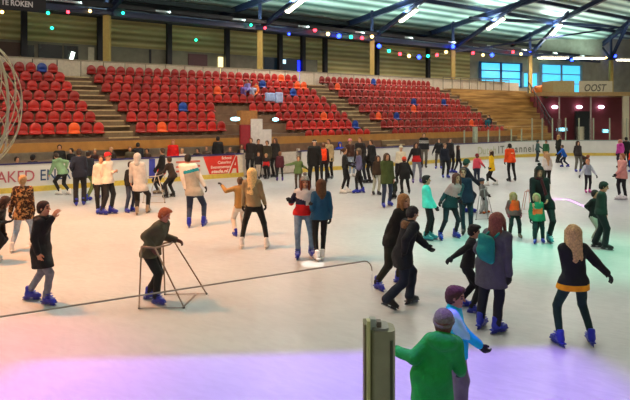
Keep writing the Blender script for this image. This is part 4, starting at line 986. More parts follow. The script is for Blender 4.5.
mesh_obj('lower_panel', V, [(0, 1, 2, 3), (7, 6, 5, 4), (0, 4, 5, 1), (1, 5, 6, 2), (2, 6, 7, 3), (3, 7, 4, 0)], whiteb, t)
# ---- string net ornament at the left edge
oc = Vector(((-27 - 315) / F * 3.0, 3.0, HC + (114 - 104) * 3.0 / F)); t = thing('net_globe', 'off-white knotted string net globe hanging in at the left edge', 'net', oc)
cord = mat('cord', '#e4d3ac', .8, vary=.1)
def gp_(a, z): r = math.cos(z); return Vector((.228 * r * math.cos(a), .228 * r * math.sin(a), .345 * math.sin(z)))
mb = MB(); K = 11
for k in range(K):
    for sg in (-1, 1): mb.tube([gp_(2 * PI * k / K + sg * 1.3 * (u_ + 1) / 2 * PI * .5 + .12 * math.sin(5 * u_ + k), u_ * PI * .48) for u_ in np.linspace(-1, 1, 26)], .0032, 5)
mb.build('net', cord, t, True); MB().tube([gp_(0, PI * .48), Vector((0, 0, 2.0))], .006, 6).build('hanging_rope', cord, t)
mb = MB()
for k in range(0, 1): mb.tube([gp_(-.3, u_ * PI * .49) for u_ in np.linspace(-1, 1, 30)], .008, 6)
mb.build('rim_rope', cord, t, True)

# ---- skating aids
def aid(label, near_base, top_px, col='#8a7666', r=.014, name='skating_aid'):
    """near_base: [(x,y) near-left, near-right, far-left, far-right] ground points; top_px: handle points (x,y,groundref)"""
    g = [G(*q) for q in near_base]; c = sum(g, Vector()) / 4; t = thing(name, label, 'skating aid', c); m_ = mat('aid tube ' + col, col, .35, .6, vary=.05)
    def at(x, y, Y): return Vector(((x - 315) / F * Y, Y, HC - (y - HY) * Y / F))
    n0, n1, f0, f1 = [q + Vector((0, 0, r)) - c for q in g]
    tn0, tn1, tf1, tf0 = [at(x, y, Y_) - c for (x, y), Y_ in zip(top_px, (g[0].y, g[0].y + .02, g[2].y, g[2].y))]
    MB().tube([tn0, n0, n1, tn1], r, 8).build('side_frame', m_, t, True); MB().tube([tf0, f0, f1, tf1], r, 8).build('side_frame', m_, t, True)
    mid = (tn1 + tf1) / 2 + Vector((.08, 0, 0)); MB().tube([tn0, tn1, tn1.lerp(mid, .6), mid, tf1.lerp(mid, .5), tf1, tf0], r * 1.15, 8).build('handle_loop', m_, t, True)
    MB().tube([n1 + Vector((0, 0, .005)), f1 + Vector((0, 0, .005))] if False else [n1.lerp(n0, .03), f1.lerp(f0, .25)], r, 8).build('crossbar', m_, t, True)
    for q in (n0, n1, f0, f1): MB().ball(q, r * 1.35).build('foot_cap', black, t, True)
    return t
# ------------------------------------------------------------------ the skaters
BLK = '#17171a'; NV = '#1c2436'
J = lambda c, o=.02: ('jacket', c, o)
# --- left side
person('man in a black thigh-length coat and grey jeans, hand raised to his face', (40, 304), (44, 199.5), 82, ft=[(31, 300.5), (48, 305.5)], hip=(41, 249), hl=(53, 217, -.05),
       up=('coat', '#131313', .024), hem=.16, lo=('#6d7380', .01), sk='blue', hair=('short', '#2b1a12'), gl=None, skin='#b97f5e', collar='#1a1613', ha=5)
person('person in a brown leopard print jacket, light blue jeans and white skates, seen from behind', (20, 251), (23, 174), 190, ft=[(12, 252.5), (33, 246)], hip=(23, 212), up=('jacket', '#8a5a2a', .03), topm=leopard(), hem=.06, lo=('#8fa0b4', .006), sk='white', hair=('short', '#b08a5c'), hl=(8, 222, 0), gl=BLK)
person('dark-haired person in black leaning in at the left edge', (-6, 262), (9, 196), 110, hip=(-7, 226), H=1.5, up=J('#181416'), hem=.05, lo=(BLK, .012), sk='white', hair=('bob', '#3a2014'), tilt=.5, hr=(6, 222, -.1), hl=(4, 238, .1))
person('person in a pale green hoodie bending over beside the barrier advert, white skates', (62, 195), (55, 152.5), 250, ft=[(59, 195), (69, 195)], hip=(63, 173), H=1.7, up=('hoodie', '#7e9a78', .03), hem=.02, lo=(BLK, .01), sk='white', hair=('short', '#3a281c'), tilt=.4, hl=(49, 176, -.1), hr=(66, 168, .1), gl=None)
person('tall person in a long navy jacket, black trousers and blue skates in the left crowd', (79, 205), (79, 148), 200, ft=[(76, 206), (84, 205)], up=J('#121a30', .03), hem=.06, lo=('#17181e', .02), hair=('short', '#3a2a1c'), hl=(72, 170, 0))
person('person in a navy jacket and olive green trousers beside the tall navy-jacketed one', (92, 200), (89, 150), 160, ft=[(88, 201), (98, 199)], hip=(91, 173), up=J('#141c2c'), hem=.04, lo=('#5f6a3c', .012), hair=('short', '#2a1c14'))
person('person in a white sweatshirt and red beanie holding out a phone', (107, 214), (108, 152), 80, ft=[(103, 215), (112, 214)], up=('sweatshirt', '#d9cfc2', .03), hem=.05, lo=('#1c1c22', .014), hair=None, hat=('beanie', '#c0202a'), hl=(114, 172, -.1), hr=(104, 186, .1), gl=None)
person('person in a white hoodie half hidden behind the red beanie', (101, 213), (101, 155), 20, ft=[(98, 214), (103, 212)], up=('hoodie', '#cfc6ba', .025), hem=.05, lo=(BLK, .014), hair=('short', '#4a3424'))
person('short-haired youth in a black jacket and blue jeans facing the grey hoodie', (130, 212), (131, 160.5), 60, ft=[(127, 213), (133, 212)], up=J('#15161a'), hem=.03, lo=('#2c3850', .01), hair=('short', '#2c1e16'), hl=(134, 178, .1))
person('person with the hood of a light grey hoodie pulled up, back turned', (141, 214), (137.5, 153), 185, ft=[(137, 215), (148, 213)], hip=(140, 188), up=('hoodie', '#b4b2b0', .032), hem=.05, lo=(BLK, .012), sk='tan', hair=('short', '#2a1c14'), hat=('hood', '#b4b2b0'), gl=None, hl=(131, 182, .1), hr=(147, 186, .1))
person('person in a black jacket holding the far walker frame, hair dark', (160, 194), (162, 147.5), 270, ft=[(157, 194), (164, 194)], hip=(162, 172), up=J('#141214'), hem=.03, lo=('#20242e', .01), sk='tan', hair=('short', '#4a3626'), hl=(155, 173, -.1), hr=(154, 172, .2))
person('person in a dark brown jacket leaning towards the far walker frame', (169, 197), (169, 156), 250, ft=[(166, 198), (173, 197)], hip=(173, 176), H=1.55, up=J('#3a2c24', .024), hem=.04, lo=(BLK, .012), sk='black', hair=('short', '#4a3020'), hl=(159, 174, -.1))
def vest_paint(t, l, f, arm):
    i = np.zeros(len(t)); i[(~arm) & (t < .86)] = 1; i[(~arm) & (t < .74)] = 2; return i
person('person in a white jacket with a teal band over a grey back and blue skates', (196, 226), (188, 153), 182, ft=[(189, 227.5), (204, 226)], hip=(194, 192), up=J('#d8d2cc', .032), paint=vest_paint, cols=('#1f7f90', '#9c9890'), hem=.05, lo=('#23304a', .01), hair=('short', '#15110f'), hat=('hood', '#d5d0cb') if False else None, hl=(186, 192, .05), hr=(207.5, 191, .05), gl='#1c1e24', collar=None)
person('boy with ginger hair in an olive jacket bending over a metal walker frame', (155, 302), (168, 207.5), 78, ft=[(150.5, 300), (158, 305)], hip=(150, 252), H=1.5, up=J('#4a4636', .042), hem=.04, lo=('#1a1c18', .018), hair=('boy', '#a8522a'), tilt=.45, hl=(176, 240, .28), hr=(152, 247.5, -.18), gl='#5a3a34', skin='#b87660', sk='blue')
person('child in a tan jacket and white trousers, arm stretched out to the left', (239, 236), (240, 176), 200, ft=[(235, 236.5), (243, 235)], hip=(240, 207), up=('jacket', '#9c7a4e', .024), hem=.02, lo=('#cfc6bc', .014), hair=('short', '#4a3424'), hat=None, hl=(222, 185.5, 0), hr=(246, 206, 0))
person('woman with long blonde hair in a tan sweater and black leggings, back turned, legs apart', (254, 248), (252, 167), 182, ft=[(241.5, 248), (267, 248.5)], hip=(254, 206), up=('sweater', '#8c7a5e', .018), hem=.0, lo=('#141414', .004), sk='white', hair=('longer', '#e6bf80'), hl=(243, 206, .12), hr=(265, 204, .12))
MB_ = None
def tri_paint(t, l, f, arm):
    i = np.zeros(len(t)); i[t < .42] = 2; i[(l > .0) & (t < .8) & (t >= .36)] = 1; i[arm & (l > 0)] = 1; i[arm & (l < 0) & (t < .75)] = 1; i[(t >= .8)] = 0; return i
person('girl in a grey pompom hat and a white, navy and red pullover, facing the camera', (304, 258), (305, 172.5), 5, ft=[(298, 259), (311.5, 257)], hip=(303, 213), up=('pullover', '#d8d0cc', .026), paint=lambda t, l, f, arm: np.where(t < .40, 2, np.where(((t < .62 + .9 * np.maximum(l, -.1) * -1) & (l < .03)) | (arm & (t < .9)), 1, 0)), cols=('#161e40', '#b8202c'), hem=.02, lo=('#6f86a0', .006), hair=('long', '#7a3a24'), hat=('pompom', '#8a8680'), hr=(290, 200, -.15), hl=(311, 205, -.2), gl=BLK)
person('girl with long brown hair, blue denim jacket, black leggings and white skates, back turned', (319, 260), (321, 178), 188, ft=[(316.5, 261), (322.5, 260)], up=J('#1d4664', .022), hem=.05, lo=('#121214', .003), sk='white', hair=('longer', '#5a3a20'), hl=(312, 210, .1))
# --- far middle
person('dark-coated adult with short brown hair, leftmost of the group at the gate', (250, 178), (251, 137.5), 350, up=J('#241c18', .03), hem=.1, lo=(BLK, .012), sk='black', hair=('short', '#6a4a30'))
person('adult in a dark brown coat, second from the left of the group at the gate', (258, 177.5), (258.5, 138.5), 20, up=J('#2a2018', .03), hem=.1, lo=('#6d6256', .012), sk='black', hair=('short', '#4a3020'))
person('adult in a khaki coat in the middle of the group at the gate', (267, 177.5), (267, 140), 340, up=J('#3c3424', .03), hem=.08, lo=('#2a2622', .012), sk='black', hair=('short', '#5a3c26'))
person('adult in a black coat at the right of the group at the gate', (275, 177.5), (275, 137.5), 330, up=J('#1d1512', .03), hem=.08, lo=(BLK, .012), sk='black', hair=('bob', '#5a3a26'))
person('child in a dark jacket with brown hair and white trousers standing before the gate group', (257.5, 179), (258.5, 151.5), 10, up=J('#1c1a20'), hem=.03, lo=('#b8aca0', .014), sk='black', hair=('short', '#5a4030'))
person('child in a black jacket with a red patch before the gate group', (267, 179), (266, 153), 340, up=J('#221818'), paint=lambda t, l, f, arm: np.where((t < .5) & (f > 0), 1, 0), cols=('#b03030',), hem=.03, lo=(BLK, .012), sk='black', hair=('short', '#b08a5c'))
person('child in a burgundy coat and black leggings with purple skates, back turned', (279.5, 181), (280, 151), 185, ft=[(277, 181), (282.5, 181)], up=J('#5a1c2a', .03), hem=.1, lo=(BLK, .008), sk='purple', hair=('short', '#7a4a2c'))
person('child in a sage green jacket holding hands with the black-coated adult beside', (298, 190), (298.5, 155.5), 355, up=J('#5e7048', .03), hem=.08, lo=('#4a4038', .01), sk='black', hair=('short', '#6a4a30'), hr=(286, 165, .1), hl=(306, 168, .1))
person('tall adult in black with a white-fronted cap beside the sage green child', (313, 190), (314.5, 139), 0, ft=[(309.5, 190), (317, 189)], up=J('#121214', .035), hem=.06, lo=('#141418', .012), sk='black', hair=('short', '#2a2018'), hat=('headband', '#d8d4cc'))
pr, pi = person('person in a dark red jacket with an orange-pink backpack, back turned', (324, 183), (323.5, 142.5), 175, up=J('#3a1418', .03), hem=.06, lo=(BLK, .012), sk='black', hair=('short', '#6a4430'))
BACKP = (pr, pi)
person('person in a beige coat and dark trousers beside the orange-pink backpack', (330, 179), (328.5, 138.5), 330, up=('coat', '#a08c6c', .03), hem=.12, lo=('#1d1a1a', .012), sk='black', hair=('short', '#5a3a26'))
person('slim woman in black with a brown ponytail and white skates, facing her friend in lilac', (345, 193), (345, 147), 80, ft=[(342.5, 193.5), (348, 193)], up=('sweater', '#18161a', .014), hem=.0, lo=('#141416', .004), sk='white', hair=('ponytail', '#4a2e1c'), hl=(353, 163, 0), hr=(352, 166, -.15))
person('girl in a lilac grey sweater and grey beanie, blue skates, facing the woman in black', (359, 193), (358.5, 148), 280, ft=[(356, 193.5), (362, 193)], up=('sweater', '#5c5a78', .018), hem=.02, lo=('#15151a', .006), hair=('long', '#5a4a3c'), hat=('beanie', '#6a5c48'), hr=(351, 165, -.05))
person('tall man in a black jacket standing behind the pair in lilac and black', (363, 183), (360, 136.5), 320, up=J('#1c1616', .03), hem=.06, lo=('#1d2230', .012), sk='black', hair=('short', '#7a4a2c'))
person('person in pale jeans, brown jacket and pink hat behind the woman in black', (352, 177), (350, 138.5), 20, up=J('#4a2c20', .026), hem=.02, lo=('#8fa0b4', .012), sk='white', hair=('short', '#6a4430'), hat=('beanie', '#d8808a'))
person('man in a black jacket standing right of the pair in lilac and black', (371, 183), (371, 139), 300, ft=[(369, 183), (374, 183)], up=J('#121316', .035), hem=.06, lo=('#101014', .014), sk='black', hair=('short', '#5a3c28'))
person('child in a brown jacket and pale trousers beside the green parka', (376.5, 195), (378, 155), 20, ft=[(373.5, 195), (379, 195)], up=J('#43301f', .026), hem=.05, lo=('#a8a89a', .012), sk='black', hair=('long', '#3a2418'))
person('woman in an olive green parka and jeans, face turned to the camera', (386.5, 207), (387, 152.5), 15, ft=[(383.5, 208), (390, 206)], up=('parka', '#3f4a26', .03), hem=.12, lo=('#2c3850', .01), sk='blue', hair=('bob', '#4a3222'), hr=(384, 180, -.1), gl=None)
person('person in a long black coat and an orange-red hat, back turned', (406, 194), (404, 156.5), 190, ft=[(402, 195), (409, 194)], H=1.45, up=('coat', '#121214', .04), hem=.14, lo=(BLK, .014), sk='black', hair=('short', '#3a2418'), hat=('beanie', '#e04a2c'), hl=(396, 181, .1), hr=(415, 181, .1))
person('person in a cream jacket with dark trousers behind the orange-red hat', (399, 184), (401, 144), 340, up=J('#cfc4ae', .03), hem=.02, lo=('#1d1c20', .014), sk='black', hair=None, hat=('pompom', '#c8bca4'))
person('woman in a black sweater with a red lower half and grey jeans, arm held out', (417, 183), (416, 142), 5, ft=[(413, 183.5), (421, 183)], up=('sweater', '#1b1718', .022), paint=lambda t, l, f, arm: np.where((t < .42) & ~arm, 1, 0), cols=('#a81c28',), hem=.03, lo=('#757a88', .006), sk='purple', hair=('bob', '#3a2418'), hr=(407.5, 162, -.1))
person('man in a black and white striped sweater standing by the far barrier', (424, 168), (424, 132.5), 350, up=('sweater', '#1b1c20', .026), paint=lambda t, l, f, arm: np.where(((t > .72) & (t < .8)) | ((t > .55) & (t < .62)), 1, 0), cols=('#c8c4bc',), hem=.02, lo=('#5c574e', .014), sk='black', hair=('short', '#5a4030'), gl=None)
person('small child in dark green crouching between the olive parka and the black coat', (394, 199), (393, 176), 330, H=.95, up=J('#1d2a1c', .03), hem=.06, lo=('#1c1f1c', .02), sk='black', hair=None, hat=('helmet', '#2c3626'))
# --- far right of the middle
person('youth in a black hoodie with blue skates, arm held away, by the far barrier', (438, 169), (439, 138), 345, ft=[(436, 169), (441, 169)], up=('hoodie', '#17151a', .024), hem=.03, lo=('#4a4440', .012), hair=('short', '#2a1c14'), hr=(432, 154, 0))
person('tall person in black between the youth in the hoodie and the long-haired girl', (451, 173), (450, 137.5), 20, up=J('#1a161a', .03), hem=.05, lo=('#1d1a1c', .012), hair=('short', '#5a3a26'))
person('person in a navy jacket with blue skates in front of the tall one in black', (445, 178), (445, 143), 10, ft=[(443, 178), (448, 178)], up=J('#182032', .026), hem=.05, lo=('#181a22', .012), hair=('short', '#7a5438'))
person('girl with long dark hair in a black top, rightmost of the far dark-clothed group', (457.5, 173), (458.5, 145), 60, ft=[(455, 173), (461, 173)], up=('sweater', '#1c1518', .014), hem=.0, lo=('#1a181c', .01), hair=('longer', '#3a2014'), sk='blue')
person('small child in a pink jacket with a red hat pushing a skating aid', (477, 183), (477, 153.5), 185, up=J('#d05a68', .035), hem=.05, lo=('#2a3550', .018), hair=('short', '#6a4430'), hat=('beanie', '#8a2430'), hr=(484, 166, -.1))
person('woman in a yellow jacket and black leggings stepping to the left, pale hat', (491, 185), (491, 150), 260, ft=[(487, 186), (496, 185)], hip=(492, 169), up=J('#e8bc50', .03), hem=.05, lo=('#161418', .008), sk='white', hair=('bob', '#3a2014'), hat=('beanie', '#b8a890'))
def patch(t, l, f, arm): return np.where((f < 0) & (t > .62) & (t < .72) & (np.abs(l + .01) < .045), 1, 0)
person('skater in a bright orange jacket and black trousers, back turned, alone before the advert', (512, 181), (509.5, 143), 190, ft=[(509, 181.5), (515, 181)], up=J('#dc5418', .035), paint=patch, cols=('#f0c8a0',), hem=.06, lo=('#1a1618', .008), sk='black', hair=('short', '#1c1412'))
person('child in a teal grey outfit right by the far barrier, side on', (537, 162), (538, 139.5), 90, up=J('#3a5450', .026), hem=.04, lo=('#26303a', .014), sk='black', hair=('short', '#33403a'), hl=(543, 149, 0))
person('child in a dark green sweater near the barrier beside the teal grey child', (546, 163), (546, 140), 330, up=J('#235030', .026), hem=.04, lo=('#b8906c', .014), sk='black', hair=('short', '#2a2018'))
person('adult in dark clothes with fair hair skating behind the child in blue', (558, 163), (559, 134.5), 100, up=J('#20241c', .03), hem=.05, lo=('#23231f', .012), sk='black', hair=('bob', '#b08a58'))
person('child in a bright blue jacket bending forward beside the fair-haired adult', (565, 167), (562, 144.5), 250, ft=[(562, 167), (568, 167)], hip=(565, 156), H=1.25, up=J('#1656a8', .026), hem=.03, lo=('#1d2a44', .012), hair=('short', '#5a4030'), hl=(556, 155, -.1), hat=None)
person('woman in a dark brown jacket and grey trousers with blue skates near the right barrier', (578, 171.5), (578, 140.5), 10, ft=[(576, 172), (581, 172)], up=J('#2c2220', .026), hem=.05, lo=('#5a564e', .018), hair=('long', '#3a2418'))
person('person in a brown jacket bending down beside the woman in grey trousers', (583, 170), (589, 154.5), 100, hip=(582, 158), H=1.5, up=J('#4a2f26', .026), hem=.04, lo=('#4a4640', .014), sk='teal', hair=('short', '#8a4a2c'), tilt=.4, hl=(588, 165, -.1))
person('small child in a grey and white top with arms spread and pink skates', (588, 193), (588, 159), 0, ft=[(586, 193), (590, 193)], H=1.25, up=('sweater', '#8f959c', .02), paint=lambda t, l, f, arm: np.where(arm, 1, 0), cols=('#c0c6cc',), hem=.02, lo=('#1c1a20', .006), sk='pink', hair=('bun', '#c8875c'), hr=(580, 175, 0), hl=(596, 175, 0), gl=BLK)
person('woman in a long pink jacket and black leggings at the right edge, side on', (621, 200), (622, 152.5), 280, ft=[(619, 200), (625, 200)], up=J('#c48a80', .026), hem=.1, lo=('#171418', .008), sk='white', hair=('short', '#a0603c'), hl=(615, 176, -.1))
person('person in a magenta hoodie near the barrier at the right edge', (620, 168), (620, 139), 190, up=('hoodie', '#b84a90', .026), hem=.04, lo=('#3a2a3a', .012), sk='black', hair=('bob', '#b07a64'))
person('person in black near the barrier at the right edge beside the magenta hoodie', (627, 167), (626, 136.5), 180, up=J('#17171a', .03), hem=.06, lo=(BLK, .012), sk='black', hair=('short', '#15120f'))
person('child in a red and blue outfit cut off by the right edge', (631, 172), (631, 149), 270, up=J('#c84430', .03), hem=.03, lo=('#1d4080', .018), sk='blue', hair=('short', '#3a2418'))
# --- middle right
person('child with black hair in a bright aqua jacket and black trousers, hands down', (429, 240), (426.5, 174.5), 80, ft=[(427, 241), (431.5, 240)], up=J('#6ad8c8', .034), hem=.05, lo=('#15191c', .012), sk='teal', hair=('boy', '#17120f'), hr=(436, 208, -.15), gl='#1c2226')
person('girl with long auburn hair in a pink and teal jacket and dark leggings, leaning left', (448, 239), (457, 172.5), 15, ft=[(440.5, 240), (456, 238)], hip=(450, 205), up=J('#b08a88', .024), paint=lambda t, l, f, arm: np.where(t < .45, 1, np.where(arm, 2, 0)), cols=('#173c40', '#2c4a50'), hem=.04, lo=('#17242c', .004), hair=('longer', '#5a2a1e'), hr=(441, 201, -.1), hl=(459, 198, -.2))
person('youth in a navy jacket and blue-green jeans beside the auburn-haired girl', (468, 235), (463, 167), 350, ft=[(463.5, 235), (471, 234.5)], up=J('#1a2540', .026), hem=.08, lo=('#1f3a48', .008), sk='black', hair=('short', '#5a3a28'), hr=(461, 200, -.1))
person('adult in dark blue with a teal cap bending forward to push a child on skates', (467, 213), (468, 159), 95, ft=[(464, 213), (471, 213)], hip=(463, 185), H=1.75, up=J('#142236', .03), hem=.03, lo=('#1c2434', .014), hair=('short', '#1c3a30'), hat=('beanie', '#1f5a48'), tilt=.35, hl=(480, 184, 0), hr=(480, 186, -.2))
person('small child in grey snow trousers with orange boots held up by the adult in blue', (484, 214), (482, 178), 80, ft=[(482, 214), (487, 213)], H=1.0, up=J('#6a6866', .04), hem=.03, lo=('#9a9a9a', .03), sk='orange', hair=None, hat=('helmet', '#3a4450'), hl=(489, 196, 0))
person('girl in an orange hi-vis vest with fair hair, standing and facing the camera', (514.5, 238), (513.5, 191.5), 355, ft=[(510, 238.5), (520, 238)], up=J('#6a4a48', .03), paint=lambda t, l, f, arm: np.where((~arm) & (t > .25), 1, 0), cols=('#ea5a24',), hem=.05, lo=('#22302e', .014), sk='tan', hair=('long', '#b08858'), hr=(508, 214, -.05), hl=(520.5, 214, -.05), gl='#8a3a4a')
person('tall adult in a black coat with a pointed black pompom hat and dark red scarf', (545, 242), (539.5, 163), 350, ft=[(535, 240.5), (549.5, 243)], hip=(545, 204), up=('coat', '#0c0708', .024), hem=.06, lo=('#101618', .01), sk='teal', hair=('bob', '#3a2c20'), hat=('pompom', '#141414', '#141414'), scarf='#5a1420', hr=(533, 208, -.2), hl=(547, 200, -.25), gl=None, H=1.78)
person('child in green with an orange vest standing before the tall adult in black', (538.5, 243.5), (536.5, 192.5), 345, ft=[(535, 244), (543, 243)], up=J('#2f7a58', .03), paint=lambda t, l, f, arm: np.where((~arm) & (t < .62) & (t > .2), 1, 0), cols=('#e0704c',), hem=.1, lo=('#143838', .014), sk='blue', hair=('long', '#5aa878') if False else ('long', '#a89468'))
person('girl with long blonde hair in a white top skating behind the pointed hat, back turned', (547.5, 189), (547, 152), 185, up=('sweater', '#d8ccc4', .026), hem=.04, lo=('#2a2622', .01), sk='white', hair=('longer', '#c89a6c'))
person('man in a dark green padded jacket and dark trousers bending over his companion, black skates', (601, 249), (606, 181), 60, ft=[(596.5, 247.5), (606.5, 250)], hip=(601, 212), up=J('#1f3a30', .032), hem=.03, lo=('#17272a', .02), sk='black', hair=('short', '#17251d'), tilt=.3, hl=(606, 220, -.1), hr=(604, 222, -.15), gl=None)
person('person in a black top and pale trousers half hidden behind the dark green jacket', (596, 242), (595.5, 189), 30, hip=(594, 217), up=('sweater', '#15191a', .022), hem=.02, lo=('#a09c90', .014), sk='white', hair=('short', '#231a14'), hr=(592, 212, 0))
person('woman with tied blonde hair, black jacket over an orange hem, green leggings, arm swung out', (575, 346), (573, 223), 183, ft=[(558.5, 345.5), (590.5, 344.5)], hip=(574, 282), up=J('#141418', .028), paint=lambda t, l, f, arm: np.where((t < -.02) & ~arm, 1, 0), cols=('#e8a040',), hem=.06, lo=('#1d4038', .004), hair=('long', '#c8a070'), hr=(607.5, 274, .05), hl=(567, 263, .22), gl='#141618', ha=-15)
RW = person('woman with short reddish hair in a long grey coat with dark trousers, back turned', (489, 331), (498, 211), 128, ft=[(481.5, 328), (498, 333.5)], hip=(490, 263), up=('coat', '#4c4a52', .036), hem=.19, lo=('#141a2a', .018), hair=('bob', '#7a4034'), hr=(509, 277, -.15), hl=(487, 262, .1), gl='#17171c', H=1.66)
person('black-haired boy in a black sweater, arms held back, next to the grey coat', (469, 311), (476, 223.5), 75, ft=[(463, 307), (474, 314)], hip=(467, 268), up=('sweater', '#131217', .02), hem=.0, lo=('#10131c', .012), hair=('boy', '#16110f'), hr=(446, 262, -.25), hl=(466, 262, .3), gl='#17171a', skin='#b07a5e', tilt=.2)
person('woman with light brown hair in a dark jacket behind the fur-hooded skater', (388, 290), (405, 193), 40, ft=[(378.5, 290.5), (400, 284)], hip=(393, 238), up=J('#1a140f', .03), hem=.04, lo=('#26281c', .016), hair=('long', '#9a6a3c'), hl=(418, 234, 0), hr=(385, 240, 0), tilt=.1)
person('skater in a black fur-hooded jacket and dark jeans striding forward on black hockey skates', (399, 306), (415, 205), 110, ft=[(388, 311, .05), (411, 304)], hip=(402, 256), up=('parka', '#0d0f18', .04), hem=.1, lo=('#182238', .02), sk='black', hair=('short', '#241a14'), collar='#7a5434', hl=(435, 255, .1), hr=(404, 252, -.2), gl='#141418', tilt=.3)
person('brown-haired child in an aqua jacket and grey snow trousers, dark glove held out', (456, 420), (457.5, 284.5), 70, ft=[(453, 416), (462, 424)], up=J('#38b8d8', .03), hem=.07, lo=('#6a6668', .03), hair=('boy', '#4a2a20'), hr=(482, 348, -.1), hl=(459, 352, .2), gl='#16161a', paint=lambda t, l, f, arm: np.where(arm & (l < 0), 1, 0), cols=('#a8d4e4',), tilt=.15, skin='#b97c68')
person('child in a bright green jacket and grey beanie, arm out to the foreground post', (433, 462), (444, 308.5), 160, ft=[(427, 464), (441, 461)], hip=(431, 376), wide=.88, up=('hoodie', '#109040', .034), hem=.17, lo=('#6a6468', .02), hair=('short', '#6a4a38'), hat=('beanie', '#6e6d5e'), hl=(396, 350, .12), hr=(461, 372, .12), gl='#17301f', tilt=.05, H=1.32)
# --- spectators behind the barrier and in the seats
def spec(label, x, yt, a, upc, hair=('short', '#2a1c14'), hat=None, n=25.78, sitz=None, skin='#c4906f'):
    yt -= 1.5; b = at_n(x, n); zt = HC + (114 - yt) * b.y / F; s_ = .46 if zt < 1.5 else None
    if s_: b = at_n(x, 25.64)
    person(label, None, (x, yt), a, base=b, up=('jacket', upc, .028), hair=hair, hat=hat, sit=s_, sk=None, gl=None, skin=skin, lo=('#1c1c20', .016))
spec('seated spectator in dark blue behind the barrier near the maroon lettering', 17, 157.5, 60, '#1d3a5c')
spec('spectator with a round dark hat seen from behind above the barrier lettering', 33, 156, 180, '#15161a', hat=('beanie', '#15171b'))
spec('dark-haired spectator in black standing above the green hoodie', 59.5, 145.5, 20, '#15120f')
spec('spectator in black behind the barrier, left of the navy-jacketed skater', 71, 149, 340, '#17181c')
spec('fair spectator behind the barrier between the green-trousered skater and the red beanie', 95, 150, 10, '#3a1d1c', ('short', '#8a6a48'))
spec('bald-looking spectator right above the red beanie', 111, 148, 350, '#3c3028', ('short', '#c09a74'))
spec('spectator with a pale face behind the youth facing the grey hoodie', 130, 147.5, 20, '#4a4434', ('short', '#7a6044'))
spec('broad spectator in a slate blue jacket standing behind the grey hood', 138, 143.5, 190, '#20242e', ('short', '#1c1a1c'), n=25.9)
spec('spectator in brown right of the slate blue jacket', 147, 149.5, 350, '#4a3626')
spec('spectator in a bright red jacket behind the barrier', 173, 140.5, 10, '#c01c20', ('short', '#a86848'))
spec('spectator in white with fair hair beside the bright red jacket', 182, 149.5, 350, '#d8ccc0', ('short', '#b88858'))
spec('dark-haired spectator in navy close to the white-jacketed skater', 197.5, 149, 340, '#181820')
spec('spectator in brown and grey left of the tall one in black', 206.5, 147, 10, '#4a3c34', ('short', '#6a4630'))
spec('tall spectator in black with back turned behind the red advert', 218, 137.5, 180, '#121216', ('short', '#1a1512'))
spec('spectator in dark grey seated behind the red advert, right of the tall one', 230, 148, 350, '#2c2a2c', ('short', '#7a5438'))
spec('spectator in a dark coat at the right end of the red advert', 241.5, 145.5, 20, '#1c1718', ('bob', '#5a3a2a'))
spec('person in a blue hood behind the barrier, left of the woman with the ponytail', 340, 143.5, 10, '#1f3fae', hat=('hood', '#1f3fae'))
def sitter(label, x, y, i, upc, hair, lo, dz=0.0):
    n = row_n(i) - .02; b = at_n(x, n); b.z = row_z(i); zt = HC + (114 - y) * b.y / F
    person(label, None, (x, y), 325, base=b, up=('jacket', upc, .028), hair=hair, sit=.40, sk=None, gl=None, lo=(lo, .02), H=1.7)
sitter('spectator in a lilac jacket sitting high in the middle seat block', 247.5, 79, 5, '#8f86c0', ('short', '#5a3a2c'), '#7a6ab0')
sitter('spectator in orange with pale trousers sitting right of the lilac one in the seats', 256, 83, 5, '#e07a50', ('short', '#8a5a3c'), '#c8d4ee')
sitter('spectator in dark blue and teal trousers sitting low at the right end', 489, 115, 1, '#141a26', ('short', '#1c1a1c'), '#2a6470')
# --- bags and things carried
def bag(label, name, root_info, col, back=True, sc=1.0, k=1.0, dy=.15):
    r, i = root_info; q = i['H'] / 1.75; N_, P_, Fw, Lf, sp = i['N'], i['P'], i['F'], i['L'], i['sp']
    c = i['X0'] + N_.lerp(P_, .42) - Fw * dy; t = thing(name, label, 'backpack', c)
    M = np.array([list(Lf), list(Fw), list(sp)]); b = SDF(); b.box((0, 0, 0), (.15 * sc, .08 * sc, .21 * sc * k), M, .02, .07); b.ell(-Fw * .07 * sc - sp * .06 * sc, (.12 * sc, .06 * sc, .1 * sc), M, .03)
    link('pack', sdf_mesh('pack', b, .016, [cloth(col)], None, .003, 12), t)
    m = MB()
    for sg in (-1, 1): 
        a0 = Lf * .09 * sg * sc + sp * .2 * sc
        m = MB(); m.tube([a0 + Fw * .02, a0 + Fw * .1 + sp * .06 * sc, a0 + Fw * (dy + .06) + sp * .06, a0 + Fw * (dy + .1) - sp * .05], .016, 6); m.build('strap', cloth(col), t, True)
    return t
bag('teal backpack worn on the back of the grey coat', 'backpack', RW, '#147870', sc=.85, k=1.05, dy=.19)
bag('orange-pink rounded backpack worn over a dark red jacket', 'backpack', BACKP, '#f0563a', sc=1.05, k=1.15, dy=.22)
